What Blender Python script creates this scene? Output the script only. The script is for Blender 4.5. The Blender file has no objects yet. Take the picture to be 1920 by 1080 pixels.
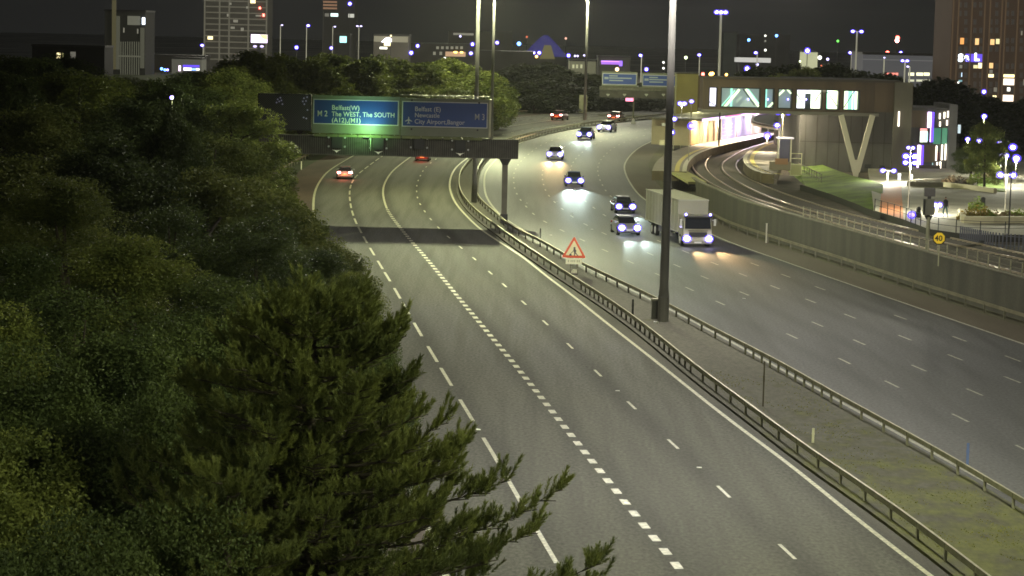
import bpy, math, random
import numpy as np
from mathutils import Vector, Matrix
PI = math.pi
rnd = random.Random(7)
scene = bpy.context.scene

# ---------------------------------------------------------------- camera
FPX, PITCH, ROLL, CAMH = 4295.0, 0.1106, 0.024, 16.96
fw = Vector((0, math.cos(PITCH), -math.sin(PITCH)))
_r0 = Vector((1, 0, 0)); _u0 = Vector((0, math.sin(PITCH), math.cos(PITCH)))
rt = math.cos(ROLL) * _r0 + math.sin(ROLL) * _u0
up = -math.sin(ROLL) * _r0 + math.cos(ROLL) * _u0
cam_d = bpy.data.cameras.new("camera")
cam = bpy.data.objects.new("camera", cam_d)
scene.collection.objects.link(cam)
m = Matrix((rt, up, -fw)).transposed().to_4x4()
m.translation = Vector((0, 0, CAMH))
cam.matrix_world = m
cam_d.sensor_width = 36
cam_d.lens = 36 * FPX / 1920
cam_d.clip_start = 0.5
cam_d.clip_end = 6000
scene.camera = cam

def ray(px, py):
    return fw + rt * ((px - 960) / FPX) - up * ((py - 540) / FPX)
def G(px, py, z=0.0):            # point of level z seen at a photo position
    d = ray(px, py); t = (z - CAMH) / d.z
    return Vector((d.x * t, d.y * t, z))
def W(px, py, Y):                # point at distance Y seen at a photo position
    d = ray(px, py); t = Y / d.y
    return Vector((d.x * t, Y, CAMH + d.z * t))

# ---------------------------------------------------------------- night sky, exposure
world = bpy.data.worlds.new("World"); scene.world = world
world.use_nodes = True
wn = world.node_tree; bg = wn.nodes["Background"]
tc = wn.nodes.new("ShaderNodeTexCoord"); sp = wn.nodes.new("ShaderNodeSeparateXYZ")
rp = wn.nodes.new("ShaderNodeValToRGB")
wn.links.new(tc.outputs["Generated"], sp.inputs[0]); wn.links.new(sp.outputs["Z"], rp.inputs[0])
rp.color_ramp.elements[0].position = 0.0; rp.color_ramp.elements[0].color = (0.0064, 0.0066, 0.0064, 1)
rp.color_ramp.elements[1].position = 0.35; rp.color_ramp.elements[1].color = (0.0048, 0.0050, 0.0050, 1)
wn.links.new(rp.outputs[0], bg.inputs[0]); bg.inputs[1].default_value = 1.0
scene.view_settings.view_transform = 'Standard'
scene.view_settings.look = 'None'
scene.view_settings.exposure = 0.95
scene.view_settings.gamma = 1.0
scene.render.engine = 'CYCLES'
scene.cycles.filter_width = 1.65
scene.cycles.max_bounces = 5
scene.cycles.sample_clamp_indirect = 6.0
scene.cycles.use_denoising = True

# ---------------------------------------------------------------- materials
MATS = {}
def mat(name, col, rough=0.7, metal=0.0, var=0.0, vscale=1.0, col2=None, emit=None, estr=0.0,
        stretch=(1, 1, 1), bump=0.0, bscale=20.0, spec=None, speck=0.0):
    if name in MATS: return MATS[name]
    M = bpy.data.materials.new(name); M.use_nodes = True; nt = M.node_tree
    b = nt.nodes["Principled BSDF"]
    b.inputs["Roughness"].default_value = rough; b.inputs["Metallic"].default_value = metal
    b.inputs["Base Color"].default_value = (*col, 1)
    if spec is not None: b.inputs["Specular IOR Level"].default_value = spec
    if var > 0 or col2:
        c2 = col2 or tuple(max(0, c * (1 - var)) for c in col)
        t = nt.nodes.new("ShaderNodeTexCoord"); mp = nt.nodes.new("ShaderNodeMapping")
        mp.inputs["Scale"].default_value = stretch
        n = nt.nodes.new("ShaderNodeTexNoise"); n.inputs["Scale"].default_value = vscale; n.inputs["Detail"].default_value = 6
        r = nt.nodes.new("ShaderNodeValToRGB"); r.color_ramp.elements[0].position = 0.36; r.color_ramp.elements[1].position = 0.64
        r.color_ramp.elements[0].color = (*c2, 1); r.color_ramp.elements[1].color = (*col, 1)
        nt.links.new(t.outputs["Object"], mp.inputs[0]); nt.links.new(mp.outputs[0], n.inputs["Vector"])
        nt.links.new(n.outputs["Fac"], r.inputs[0])
        out = r.outputs[0]
        if speck > 0:
            n2 = nt.nodes.new("ShaderNodeTexNoise"); n2.inputs["Scale"].default_value = 9.0; n2.inputs["Detail"].default_value = 3
            mr = nt.nodes.new("ShaderNodeMapRange"); mr.inputs[1].default_value = 0.3; mr.inputs[2].default_value = 0.7
            mr.inputs[3].default_value = 1 - speck; mr.inputs[4].default_value = 1 + speck
            nt.links.new(t.outputs["Object"], n2.inputs["Vector"]); nt.links.new(n2.outputs["Fac"], mr.inputs[0])
            mx = nt.nodes.new("ShaderNodeVectorMath"); mx.operation = 'SCALE'
            nt.links.new(out, mx.inputs[0]); nt.links.new(mr.outputs[0], mx.inputs["Scale"]); out = mx.outputs[0]
        nt.links.new(out, b.inputs["Base Color"])
    if bump > 0:
        t = nt.nodes.new("ShaderNodeTexCoord"); n = nt.nodes.new("ShaderNodeTexNoise"); n.inputs["Scale"].default_value = bscale
        bp = nt.nodes.new("ShaderNodeBump"); bp.inputs["Strength"].default_value = bump; bp.inputs["Distance"].default_value = 0.02
        nt.links.new(t.outputs["Object"], n.inputs["Vector"]); nt.links.new(n.outputs["Fac"], bp.inputs["Height"])
        nt.links.new(bp.outputs[0], b.inputs["Normal"])
    if emit:
        b.inputs["Emission Color"].default_value = (*emit, 1); b.inputs["Emission Strength"].default_value = estr
    MATS[name] = M
    return M

def asphalt(name, c1, c2, c3, rough, spec=.16, lanes=(4.27, 0.0), dk=.22):
    """worn asphalt: wheel-track streaks running along the road, blotches and stone speckle"""
    M = bpy.data.materials.new(name); M.use_nodes = True; nt = M.node_tree; L = nt.links
    b = nt.nodes["Principled BSDF"]
    t = nt.nodes.new("ShaderNodeTexCoord")
    def noise(scale, stretch, detail=4):
        mp = nt.nodes.new("ShaderNodeMapping"); mp.inputs["Scale"].default_value = stretch
        mp.inputs["Rotation"].default_value = (0, 0, 0.12)
        n = nt.nodes.new("ShaderNodeTexNoise"); n.inputs["Scale"].default_value = scale; n.inputs["Detail"].default_value = detail
        L.new(t.outputs["Object"], mp.inputs[0]); L.new(mp.outputs[0], n.inputs["Vector"]); return n.outputs["Fac"]
    a = noise(0.05, (1, 0.6, 1), 3); s = noise(1.0, (1.1, 0.035, 1), 5); f = noise(7.0, (1, 0.5, 1), 2)
    def mix(fac, x, y, lo=0.35, hi=0.65):
        mr = nt.nodes.new("ShaderNodeMapRange"); mr.inputs[1].default_value = lo; mr.inputs[2].default_value = hi
        L.new(fac, mr.inputs[0]); mx = nt.nodes.new("ShaderNodeMix"); mx.data_type = 'RGBA'
        L.new(mr.outputs[0], mx.inputs[0])
        for i, v in ((6, x), (7, y)):
            if isinstance(v, tuple): mx.inputs[i].default_value = (*v, 1)
            else: L.new(v, mx.inputs[i])
        return mx.outputs[2]
    base = mix(a, c1, c2)
    st = mix(s, c3, base, 0.3, 0.55)
    mr = nt.nodes.new("ShaderNodeMapRange"); mr.inputs[1].default_value = 0.25; mr.inputs[2].default_value = 0.75
    mr.inputs[3].default_value = 0.66; mr.inputs[4].default_value = 1.34; L.new(f, mr.inputs[0])
    vm = nt.nodes.new("ShaderNodeVectorMath"); vm.operation = 'SCALE'; L.new(st, vm.inputs[0]); L.new(mr.outputs[0], vm.inputs["Scale"])
    # rubber and oil bands that follow the lanes (u runs across the carriageway)
    uv = nt.nodes.new("ShaderNodeUVMap"); uv.uv_map = "lane"; sx = nt.nodes.new("ShaderNodeSeparateXYZ"); L.new(uv.outputs[0], sx.inputs[0])
    def MM(op, a_, b_=None, c_=None):
        n = nt.nodes.new("ShaderNodeMath"); n.operation = op
        for i, v in enumerate((a_, b_, c_)):
            if v is None: continue
            if isinstance(v, (int, float)): n.inputs[i].default_value = v
            else: L.new(v, n.inputs[i])
        return n.outputs[0]
    ln = MM('MULTIPLY_ADD', sx.outputs[0], lanes[0], lanes[1])
    wob = MM('MULTIPLY_ADD', noise(.08, (1, .3, 1), 2), .3, -.15)
    ph = MM('MULTIPLY', MM('ADD', ln, wob), 2 * PI)
    band = MM('MULTIPLY_ADD', MM('COSINE', ph), .5, .5)
    band2 = MM('MULTIPLY_ADD', MM('COSINE', MM('MULTIPLY', ph, 2.0)), .5, .5)
    dark = MM('MULTIPLY', MM('ADD', MM('POWER', band, 1.5), MM('MULTIPLY', band2, .35)), MM('MULTIPLY_ADD', noise(.12, (1, .25, 1), 4), 1.6, -.15))
    fac = MM('SUBTRACT', 1.0 + dk * .45, MM('MULTIPLY', MM('MAXIMUM', dark, 0), dk))
    v2 = nt.nodes.new("ShaderNodeVectorMath"); v2.operation = 'SCALE'; L.new(vm.outputs[0], v2.inputs[0]); L.new(fac, v2.inputs["Scale"])
    L.new(v2.outputs[0], b.inputs["Base Color"])
    r2 = nt.nodes.new("ShaderNodeMapRange"); r2.inputs[3].default_value = rough; r2.inputs[4].default_value = rough + 0.1
    L.new(s, r2.inputs[0]); L.new(r2.outputs[0], b.inputs["Roughness"])
    b.inputs["Specular IOR Level"].default_value = spec
    bp = nt.nodes.new("ShaderNodeBump"); bp.inputs["Strength"].default_value = 0.35; bp.inputs["Distance"].default_value = 0.02
    L.new(f, bp.inputs["Height"]); L.new(bp.outputs[0], b.inputs["Normal"])
    return M

M_ROAD = asphalt("asphalt", (0.130, 0.127, 0.102), (0.112, 0.111, 0.104), (0.088, 0.086, 0.070), 0.78, .16, (4.27, 0.0), .55)
M_SHOR = mat("shoulder_worn", (0.10, 0.082, 0.062), 0.85, col2=(.078, .062, .046), vscale=.35, stretch=(1, .2, 1), speck=.25)
M_ROADR = asphalt("asphalt_right", (0.096, 0.097, 0.102), (0.112, 0.112, 0.112), (0.074, 0.074, 0.076), 0.56, .32, (5.65, -.4), .22)
M_SHO = mat("shoulder_red", (0.10, 0.068, 0.048), 0.85, var=.35, vscale=.35, stretch=(1, .2, 1), speck=.3)
M_GRASS = mat("rough_grass", (0.055, 0.075, 0.018), 0.95, col2=(0.035, 0.042, 0.014), vscale=.6, bump=.6, bscale=6, speck=.4)
M_LAWN = mat("embankment_grass", (0.17, 0.26, 0.035), 0.95, col2=(0.08, 0.12, 0.025), vscale=.35, bump=.6, bscale=6, speck=.4)
M_GROUND = mat("ground_soil", (0.028, 0.03, 0.018), 0.95, var=.4, vscale=.1)
M_VERGE = mat("verge_soil", (0.10, 0.098, 0.05), 0.95, col2=(0.07, 0.062, 0.038), vscale=.5, stretch=(1, .2, 1), speck=.3)
M_STRIP = mat("hard_strip", (0.095, 0.085, 0.062), 0.85, col2=(0.045, 0.042, 0.03), vscale=.7, stretch=(1, .12, 1), speck=.25)
M_MARK = mat("road_paint", (0.62, 0.60, 0.42), 0.6, var=.42, vscale=5, speck=.2)
M_MARKT = mat("road_paint_thin", (0.50, 0.49, 0.40), 0.6, var=.45, vscale=5, speck=.2)
M_GALV = mat("galvanised_steel", (0.50, 0.48, 0.33), 0.55, 0.35, var=.3, vscale=1.5)
M_GALVD = mat("weathered_steel", (0.20, 0.19, 0.14), 0.65, 0.2, var=.35, vscale=2)
M_POLE = mat("pole_steel", (0.27, 0.26, 0.255), 0.55, 0.2, var=.25, vscale=1.2, stretch=(1, 1, .3))
M_POLEL = mat("pole_pale", (0.36, 0.34, 0.28), 0.55, 0.1, var=.2, vscale=1.2)
M_CONC = mat("concrete", (0.24, 0.225, 0.17), 0.9, var=.3, vscale=.5, stretch=(1, 1, .25), speck=.12)
M_CONCW = mat("concrete_wall", (0.092, 0.088, 0.066), 0.9, col2=(0.062, 0.060, 0.048), vscale=.6, stretch=(1, 1, .12), speck=.15)
M_CONCB = mat("concrete_brown", (0.088, 0.084, 0.078), 0.9, col2=(0.064, 0.061, 0.057), vscale=.35, stretch=(1, 1, .4), speck=.1)
M_BLACK = mat("black_plastic", (0.018, 0.018, 0.018), 0.6)
M_CITYG = mat('city_ground', (0.62, 0.62, 0.56), 0.95, var=.5, vscale=.02)  # pale tone stands in for city light on the far ground
M_DARK = mat("dark_metal", (0.045, 0.044, 0.042), 0.6, 0.2, var=.3, vscale=2)
M_RUBBER = mat("rubber", (0.02, 0.02, 0.02), 0.8)
M_GLASSD = mat("dark_glass", (0.02, 0.022, 0.028), 0.12, spec=.8)
M_CHROME = mat("chrome", (0.55, 0.55, 0.55), 0.25, 1.0)
M_BARK = mat("bark", (0.05, 0.04, 0.028), 0.95, var=.4, vscale=4, stretch=(1, 1, .2))
M_LED = mat("led_lamp", (1, 1, 1), emit=(0.17, 0.13, 1.0), estr=9)  # lamp emission skewed blue so its edges show a violet halo
M_LEDB = mat("led_lamp_big", (1, 1, 1), emit=(0.22, 0.15, 1.0), estr=5)
M_HEAD = mat("headlamp_glow", (1, 1, 1), emit=(0.26, 0.18, 1.0), estr=16)
def haloglow(name, col, s, tr):
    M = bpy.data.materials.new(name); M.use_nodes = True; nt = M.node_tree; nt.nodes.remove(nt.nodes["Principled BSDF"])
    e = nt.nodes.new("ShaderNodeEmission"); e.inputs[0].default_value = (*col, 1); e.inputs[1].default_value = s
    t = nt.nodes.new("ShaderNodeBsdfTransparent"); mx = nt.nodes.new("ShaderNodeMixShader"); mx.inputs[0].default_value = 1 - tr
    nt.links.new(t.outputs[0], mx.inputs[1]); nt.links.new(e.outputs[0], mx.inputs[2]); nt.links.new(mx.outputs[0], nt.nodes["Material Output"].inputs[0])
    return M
M_HALO = haloglow("violet_halo_shell", (.09, .055, 1.0), 1.5, .45)  # see-through glowing shell, stands in for the violet lens halo
M_CORE = mat("lamp_core_white", (1, 1, 1), emit=(.95, .85, 1.0), estr=7)
M_TAIL = mat("tail_lamp_glow", (0.4, 0.02, 0.02), emit=(1.0, 0.05, 0.06), estr=14)
M_TAILH = mat("tail_lamp_bright", (1, 0.3, 0.2), emit=(1.0, 0.32, 0.28), estr=20)
M_RED = mat("red_beacon", (0.8, 0.05, 0.05), emit=(1.0, 0.10, 0.07), estr=7)
M_AMBER = mat("amber_lamp", (1, .5, .1), emit=(1.0, 0.55, 0.10), estr=5)
M_WARMW = mat("warm_window_glow", (0.9, 0.7, 0.4), emit=(1.0, 0.62, 0.25), estr=0.55)
M_YELW = mat("yellow_window_glow", (0.9, 0.8, 0.5), emit=(1.0, 0.84, 0.42), estr=1.1)
M_DIMW = mat("dim_window_glow", (0.4, 0.4, 0.35), emit=(0.55, 0.52, 0.42), estr=0.12)
M_WHITEW = mat("white_window_glow", (0.9, 0.9, 0.8), emit=(0.95, 0.95, 0.85), estr=1.1)
M_COOLW = mat("cool_window_glow", (0.7, 0.8, 0.9), emit=(0.55, 0.75, 0.95), estr=.7)

def leafmat(name, a, b_):
    M = bpy.data.materials.new(name); M.use_nodes = True; nt = M.node_tree; L = nt.links
    bs = nt.nodes["Principled BSDF"]; bs.inputs["Roughness"].default_value = 0.55
    bs.inputs["Specular IOR Level"].default_value = 0.25
    t = nt.nodes.new("ShaderNodeTexCoord"); n = nt.nodes.new("ShaderNodeTexNoise")
    n.inputs["Scale"].default_value = 0.5; n.inputs["Detail"].default_value = 8; n.inputs["Roughness"].default_value = .75
    oi = nt.nodes.new("ShaderNodeObjectInfo")
    ad = nt.nodes.new("ShaderNodeVectorMath"); L.new(t.outputs["Object"], ad.inputs[0]); L.new(oi.outputs["Location"], ad.inputs[1])
    L.new(ad.outputs[0], n.inputs["Vector"])
    r = nt.nodes.new("ShaderNodeValToRGB"); r.color_ramp.elements[0].position = .38; r.color_ramp.elements[1].position = .62
    r.color_ramp.elements[0].color = (*a, 1); r.color_ramp.elements[1].color = (*b_, 1)
    L.new(n.outputs["Fac"], r.inputs[0]); L.new(r.outputs[0], bs.inputs["Base Color"])
    tr = nt.nodes.new("ShaderNodeBsdfTranslucent"); L.new(r.outputs[0], tr.inputs[0]); mx = nt.nodes.new("ShaderNodeMixShader")
    mx.inputs[0].default_value = .42; L.new(bs.outputs[0], mx.inputs[1]); L.new(tr.outputs[0], mx.inputs[2])
    L.new(mx.outputs[0], nt.nodes["Material Output"].inputs["Surface"])
    return M
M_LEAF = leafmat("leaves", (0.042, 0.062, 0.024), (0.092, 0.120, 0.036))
M_LEAFLIT = leafmat("leaves_lit_olive", (0.06, 0.084, 0.024), (0.21, 0.235, 0.06))  # brighter leaf copy, lamp light on the trees put into its colour
M_NEEDLE = leafmat("pine_needles", (0.08, 0.10, 0.036), (0.21, 0.235, 0.065))
_r = [n for n in M_NEEDLE.node_tree.nodes if n.type == "VALTORGB"][0].color_ramp.elements.new(.30); _r.color = (.11, .07, .028, 1)
M_SHRUB = leafmat("shrub_leaves", (0.10, 0.10, 0.02), (0.30, 0.19, 0.05))

# ---------------------------------------------------------------- mesh builder
class MB:
    def __init__(s): s.v = []; s.f = []
    def quad(s, a, b, c, d):
        n = len(s.v); s.v += [tuple(a), tuple(b), tuple(c), tuple(d)]; s.f.append((n, n + 1, n + 2, n + 3)); return s
    def box(s, x0, x1, y0, y1, z0, z1, bev=0.0):
        n = len(s.v)
        s.v += [(x0, y0, z0), (x1, y0, z0), (x1, y1, z0), (x0, y1, z0), (x0, y0, z1), (x1, y0, z1), (x1, y1, z1), (x0, y1, z1)]
        for q in ((0, 3, 2, 1), (4, 5, 6, 7), (0, 1, 5, 4), (1, 2, 6, 5), (2, 3, 7, 6), (3, 0, 4, 7)):
            s.f.append(tuple(n + i for i in q))
        return s
    def bar(s, a, b, w, h=None, upv=(0, 0, 1)):
        a = Vector(a); b = Vector(b); d = (b - a).normalized(); h = h or w
        u = Vector(upv)
        if abs(d.dot(u)) > .98: u = Vector((0, 1, 0))
        x = d.cross(u).normalized() * (w / 2); y = x.cross(d).normalized() * (h / 2)
        n = len(s.v)
        for p in (a, b):
            for q in (-x - y, x - y, x + y, -x + y): s.v.append(tuple(p + q))
        for q in ((0, 1, 2, 3), (7, 6, 5, 4), (0, 4, 5, 1), (1, 5, 6, 2), (2, 6, 7, 3), (3, 7, 4, 0)):
            s.f.append(tuple(n + i for i in q))
        return s
    def tube(s, pts, rad, seg=8, cap=True):
        pts = [Vector(p) for p in pts]
        if not isinstance(rad, (list, tuple)): rad = [rad] * len(pts)
        n = len(s.v)
        for i, p in enumerate(pts):
            d = (pts[min(i + 1, len(pts) - 1)] - pts[max(i - 1, 0)]).normalized()
            u = Vector((0, 0, 1)) if abs(d.z) < .9 else Vector((0, 1, 0))
            x = d.cross(u).normalized(); y = x.cross(d).normalized()
            for k in range(seg):
                a = 2 * PI * k / seg
                s.v.append(tuple(p + (x * math.cos(a) + y * math.sin(a)) * rad[i]))
        for i in range(len(pts) - 1):
            for k in range(seg):
                k2 = (k + 1) % seg
                s.f.append((n + i * seg + k, n + i * seg + k2, n + (i + 1) * seg + k2, n + (i + 1) * seg + k))
        if cap:
            s.f.append(tuple(n + k for k in range(seg)))
            s.f.append(tuple(n + (len(pts) - 1) * seg + k for k in reversed(range(seg))))
        return s
    def ball(s, c, r, seg=10, rings=6, sz=1.0):
        pts = []; rad = []
        for i in range(rings + 1):
            t = PI * i / rings; pts.append((c[0], c[1], c[2] - math.cos(t) * r * sz)); rad.append(max(.001, r * math.sin(t)))
        n = len(s.v)
        for p, rr in zip(pts, rad):
            for k in range(seg):
                a = 2 * PI * k / seg; s.v.append((p[0] + rr * math.cos(a), p[1] + rr * math.sin(a), p[2]))
        for i in range(rings):
            for k in range(seg):
                k2 = (k + 1) % seg
                s.f.append((n + i * seg + k, n + i * seg + k2, n + (i + 1) * seg + k2, n + (i + 1) * seg + k))
        return s
    def prism(s, poly, y0, y1):        # poly in (x, z), extruded along y
        n = len(s.v); k = len(poly)
        for y in (y0, y1):
            for x, z in poly: s.v.append((x, y, z))
        s.f.append(tuple(n + i for i in range(k))); s.f.append(tuple(n + k + i for i in reversed(range(k))))
        for i in range(k):
            j = (i + 1) % k; s.f.append((n + i, n + k + i, n + k + j, n + j))
        return s
    def slab(s, poly, z0, z1):         # poly in (x, y), extruded along z
        n = len(s.v); k = len(poly)
        for z in (z0, z1):
            for p in poly: s.v.append((p[0], p[1], z))
        s.f.append(tuple(n + i for i in reversed(range(k)))); s.f.append(tuple(n + k + i for i in range(k)))
        for i in range(k):
            j = (i + 1) % k; s.f.append((n + i, n + j, n + k + j, n + k + i))
        return s
    def loft(s, secs, smooth=False):   # secs: list of rings with equal counts
        n = len(s.v); k = len(secs[0])
        for r in secs: s.v += [tuple(p) for p in r]
        for i in range(len(secs) - 1):
            for a in range(k):
                b = (a + 1) % k; s.f.append((n + i * k + a, n + i * k + b, n + (i + 1) * k + b, n + (i + 1) * k + a))
        s.f.append(tuple(n + a for a in reversed(range(k)))); s.f.append(tuple(n + (len(secs) - 1) * k + a for a in range(k)))
        return s
    def build(s, name, material, parent=None, smooth=False, fix=True):
        me = bpy.data.meshes.new(name); me.from_pydata(s.v, [], s.f); me.validate()
        if fix:
            import bmesh
            bm = bmesh.new(); bm.from_mesh(me); bmesh.ops.recalc_face_normals(bm, faces=bm.faces); bm.to_mesh(me); bm.free()
        if material: me.materials.append(material)
        if smooth:
            me.polygons.foreach_set("use_smooth", [True] * len(me.polygons))
        o = bpy.data.objects.new(name, me); scene.collection.objects.link(o)
        if parent: o.parent = parent
        return o

def tag(o, label=None, cat=None, group=None, kind=None):
    if label: o['label'] = label
    if cat: o['category'] = cat
    if group: o['group'] = group
    if kind: o['kind'] = kind
    return o
def thing(name, label, cat, loc=(0, 0, 0), rz=0.0, group=None):
    o = bpy.data.objects.new(name, None); scene.collection.objects.link(o)
    o.empty_display_size = .3
    o.location = loc; o.rotation_euler = (0, 0, rz)
    return tag(o, label, cat, group)
def dup(root, loc, rz=0.0, label=None, scale=None, group=None):
    r = root.copy(); scene.collection.objects.link(r); r.location = loc; r.rotation_euler = (0, 0, rz)
    if scale: r.scale = scale if isinstance(scale, tuple) else (scale,) * 3
    if label: r['label'] = label
    if group: r['group'] = group
    for ch in list(root.children):
        c = ch.copy(); scene.collection.objects.link(c); c.parent = r
        for g in ch.children:
            d = g.copy(); scene.collection.objects.link(d); d.parent = c
    return r
def light(kind, name, loc, power, color, size=.1, target=None, angle=150, blend=1.0, parent=None):
    d = bpy.data.lights.new(name, kind); d.energy = power; d.color = color
    if kind != 'AREA': d.shadow_soft_size = size
    else: d.size = size
    if kind == 'SPOT': d.spot_size = math.radians(angle); d.spot_blend = blend
    o = bpy.data.objects.new(name, d); scene.collection.objects.link(o); o.location = loc
    if target is not None:
        dv = Vector(target) - Vector(loc); o.rotation_euler = dv.to_track_quat('-Z', 'Y').to_euler()
    if parent:
        o.parent = parent
    return o

# ---------------------------------------------------------------- poly-line helpers (2D, world)
def px_line(pts, z=0.0): return [(G(x, y, z).x, G(x, y, z).y) for x, y in pts]
def dens(P, step=2.0, smooth=2):
    P = [np.array(p, float) for p in P]
    Q = [2 * P[0] - P[1]] + P + [2 * P[-1] - P[-2]]
    out = []
    for i in range(1, len(Q) - 2):
        p0, p1, p2, p3 = Q[i - 1], Q[i], Q[i + 1], Q[i + 2]
        n = max(2, int(np.linalg.norm(p2 - p1) / step))
        for k in range(n):
            t = k / n
            out.append(.5 * ((2 * p1) + (-p0 + p2) * t + (2 * p0 - 5 * p1 + 4 * p2 - p3) * t * t + (-p0 + 3 * p1 - 3 * p2 + p3) * t ** 3))
    out.append(P[-1])
    A = np.array(out)
    A = resamp(A, step)
    for _ in range(smooth):
        B = A.copy(); B[2:-2] = (A[:-4] + A[1:-3] + A[2:-2] + A[3:-1] + A[4:]) / 5; A = B
    return A
def arclen(A): return np.concatenate([[0], np.cumsum(np.linalg.norm(np.diff(A, axis=0), axis=1))])
def resamp(A, step):
    s = arclen(A); n = max(2, int(round(s[-1] / step))); t = np.linspace(0, s[-1], n + 1)
    return np.stack([np.interp(t, s, A[:, 0]), np.interp(t, s, A[:, 1])], 1)
def resampn(A, n):
    s = arclen(A); t = np.linspace(0, s[-1], n)
    return np.stack([np.interp(t, s, A[:, 0]), np.interp(t, s, A[:, 1])], 1)
def normals(A):
    d = np.gradient(A, axis=0); d /= np.linalg.norm(d, axis=1)[:, None]
    return np.stack([d[:, 1], -d[:, 0]], 1)          # right-hand side of travel away from the camera
def off(A, w): return A + normals(A) * w
def xat(A, Y):
    i = np.argsort(A[:, 1]); return float(np.interp(Y, A[i, 1], A[i, 0]))
def ribbon(A, B, z, name, m, kind='structure', build=True, mb=None):
    n = max(len(A), len(B)); A = resampn(A, n); B = resampn(B, n)
    mb = mb or MB(); k = len(mb.v)
    for a, b in zip(A, B): mb.v += [(a[0], a[1], z), (b[0], b[1], z)]
    for i in range(n - 1): mb.f.append((k + 2 * i, k + 2 * i + 1, k + 2 * i + 3, k + 2 * i + 2))
    if build:
        o = mb.build(name, m, fix=False)
        ul = o.data.uv_layers.new(name="lane")
        for lp in o.data.loops: ul.data[lp.index].uv = (lp.vertex_index % 2, lp.vertex_index // 2)
        if kind: o['kind'] = kind
        return o
    return mb
def sub(A, s0, s1, step=1.0):
    s = arclen(A); t = np.linspace(s0, s1, max(2, int((s1 - s0) / step) + 1))
    return np.stack([np.interp(t, s, A[:, 0]), np.interp(t, s, A[:, 1])], 1)
def snear(A, p):
    d = np.linalg.norm(A - np.array([p[0], p[1]]), axis=1); return arclen(A)[int(d.argmin())]
def stripe(mb, A, w, z, mb_=None): return ribbon(off(A, -w / 2), off(A, w / 2), z, '', None, build=False, mb=mb)
# ================================================================ ROAD LINES (measured, level 0)
def far_arc(P, R, total, step=12):     # continue a line on a right-hand curve of radius R
    P = [tuple(p) for p in P]
    a = math.atan2(P[-1][0] - P[-2][0], P[-1][1] - P[-2][1]); x, y = P[-1]; s = 0
    while s < total:
        a += step / R; x += math.sin(a) * step; y += math.cos(a) * step; s += step; P.append((x, y))
    return P
def near_ext(P, total):
    P = [tuple(p) for p in P]
    d = np.array(P[0]) - np.array(P[1]); d /= np.linalg.norm(d)
    return [tuple(np.array(P[0]) + d * total)] + P
LD = dens(near_ext(far_arc(px_line([(1745, 1080), (1600, 969), (1490, 877.5), (1397, 810), (1350, 774), (1225, 674), (1161, 624), (1117, 589.6),
     (1071, 552), (1023, 516.7), (981.7, 483), (923, 445), (894, 424), (857, 385), (845, 360), (843, 344), (848, 325), (859, 310), (880, 294)]), 620, 260), 60))
LC_ = dens(near_ext(far_arc(px_line([(1460, 1019.5), (1344, 910), (1251, 822.3), (1177.5, 754), (1116, 695), (1065, 645), (1019, 602), (976.5, 562.5),
     (942, 531.7), (913, 505.8), (887, 483), (859, 460), (831, 436), (807.7, 411.5), (796, 396), (787, 382), (782, 369), (781, 356), (782, 344), (787, 332), (796, 316), (812, 302)]), 640, 270), 60))
LB = dens(near_ext(far_arc(px_line([(1283, 1079), (1270, 1062), (1203, 980), (1124, 882), (1050, 790), (973, 693), (920, 630), (845, 540), (800, 485),
     (765, 445), (741, 415), (727, 395), (720, 375), (718, 358), (722, 342), (735, 322), (755, 305), (775, 291)]), 650, 280), 60))
LA = dens(near_ext(far_arc(px_line([(1053, 1072), (985, 957), (936, 870), (878, 775), (829, 694), (777, 607), (745, 550), (713, 497), (685, 450), (664, 409), (656, 375),
     (657, 350), (668, 330), (690, 312), (712, 296)]), 660, 290), 60))
_l = px_line([(594, 434), (588, 400), (588, 375), (592, 355), (603, 335), (617, 320), (640, 305), (668, 289)])
_n = off(LA, -3.75); _n = [tuple(p) for p in _n if p[1] < 188][::12]
LE = dens(far_arc(_n + _l, 680, 300))
RF = dens(near_ext(far_arc(px_line([(1920, 645.5), (1728.8, 580), (1580, 528.8), (1440, 479.5), (1360, 451), (1268, 407), (1207, 373), (1182, 344), (1171, 319), (1173, 304), (1186, 287),
     (1205, 273), (1232, 261)]), 560, 160), 100))
RE = dens(near_ext(far_arc(px_line([(1560, 745), (1400, 657), (1252, 578), (1093, 498), (1025, 457), (957, 417), (936, 401), (919, 381), (910, 362.5), (908, 337.5), (913, 319), (934, 296), (973, 269), (1027, 252), (1069, 245)]), 600, 230), 110))
print('line check', [(n, round(xat(A, 100), 1), round(xat(A, 200), 1), round(xat(A, 300), 1)) for n, A in (('E', LE), ('A', LA), ('B', LB), ('C', LC_), ('D', LD), ('RE', RE), ('RF', RF))])
# guard rails (top edge measured at 0.7 m)
B1 = dens(near_ext(far_arc(px_line([(1850, 1075), (1780, 1022), (1685, 950), (1610, 900), (1475, 810), (1432, 775), (1320, 695), (1225, 619), (1182, 587), (1140, 558),
     (1048, 500), (957, 440), (936, 424), (907, 404), (877.5, 377), (863, 354), (861, 335), (865, 317), (882, 296)], .72), 620, 255), 60))
B2 = dens(near_ext(far_arc(px_line([(1920, 935), (1775, 849), (1637, 774), (1547, 725), (1470, 680), (1402, 646), (1340, 614), (1252, 567.5), (1234, 558), (1093, 492),
     (1048, 469), (1021, 452), (957, 421), (936, 402), (913, 383), (896, 365), (892, 340), (896, 314), (907, 296)], .72), 615, 250), 60))
BR = dens(near_ext(px_line([(1920, 588), (1837, 563), (1738, 532.5), (1639, 501), (1540, 469), (1488, 454), (1417, 431), (1364, 414), (1332, 396), (1290, 376), (1258, 350), (1243, 330), (1240, 305), (1246, 285)], .72), 60))

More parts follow.
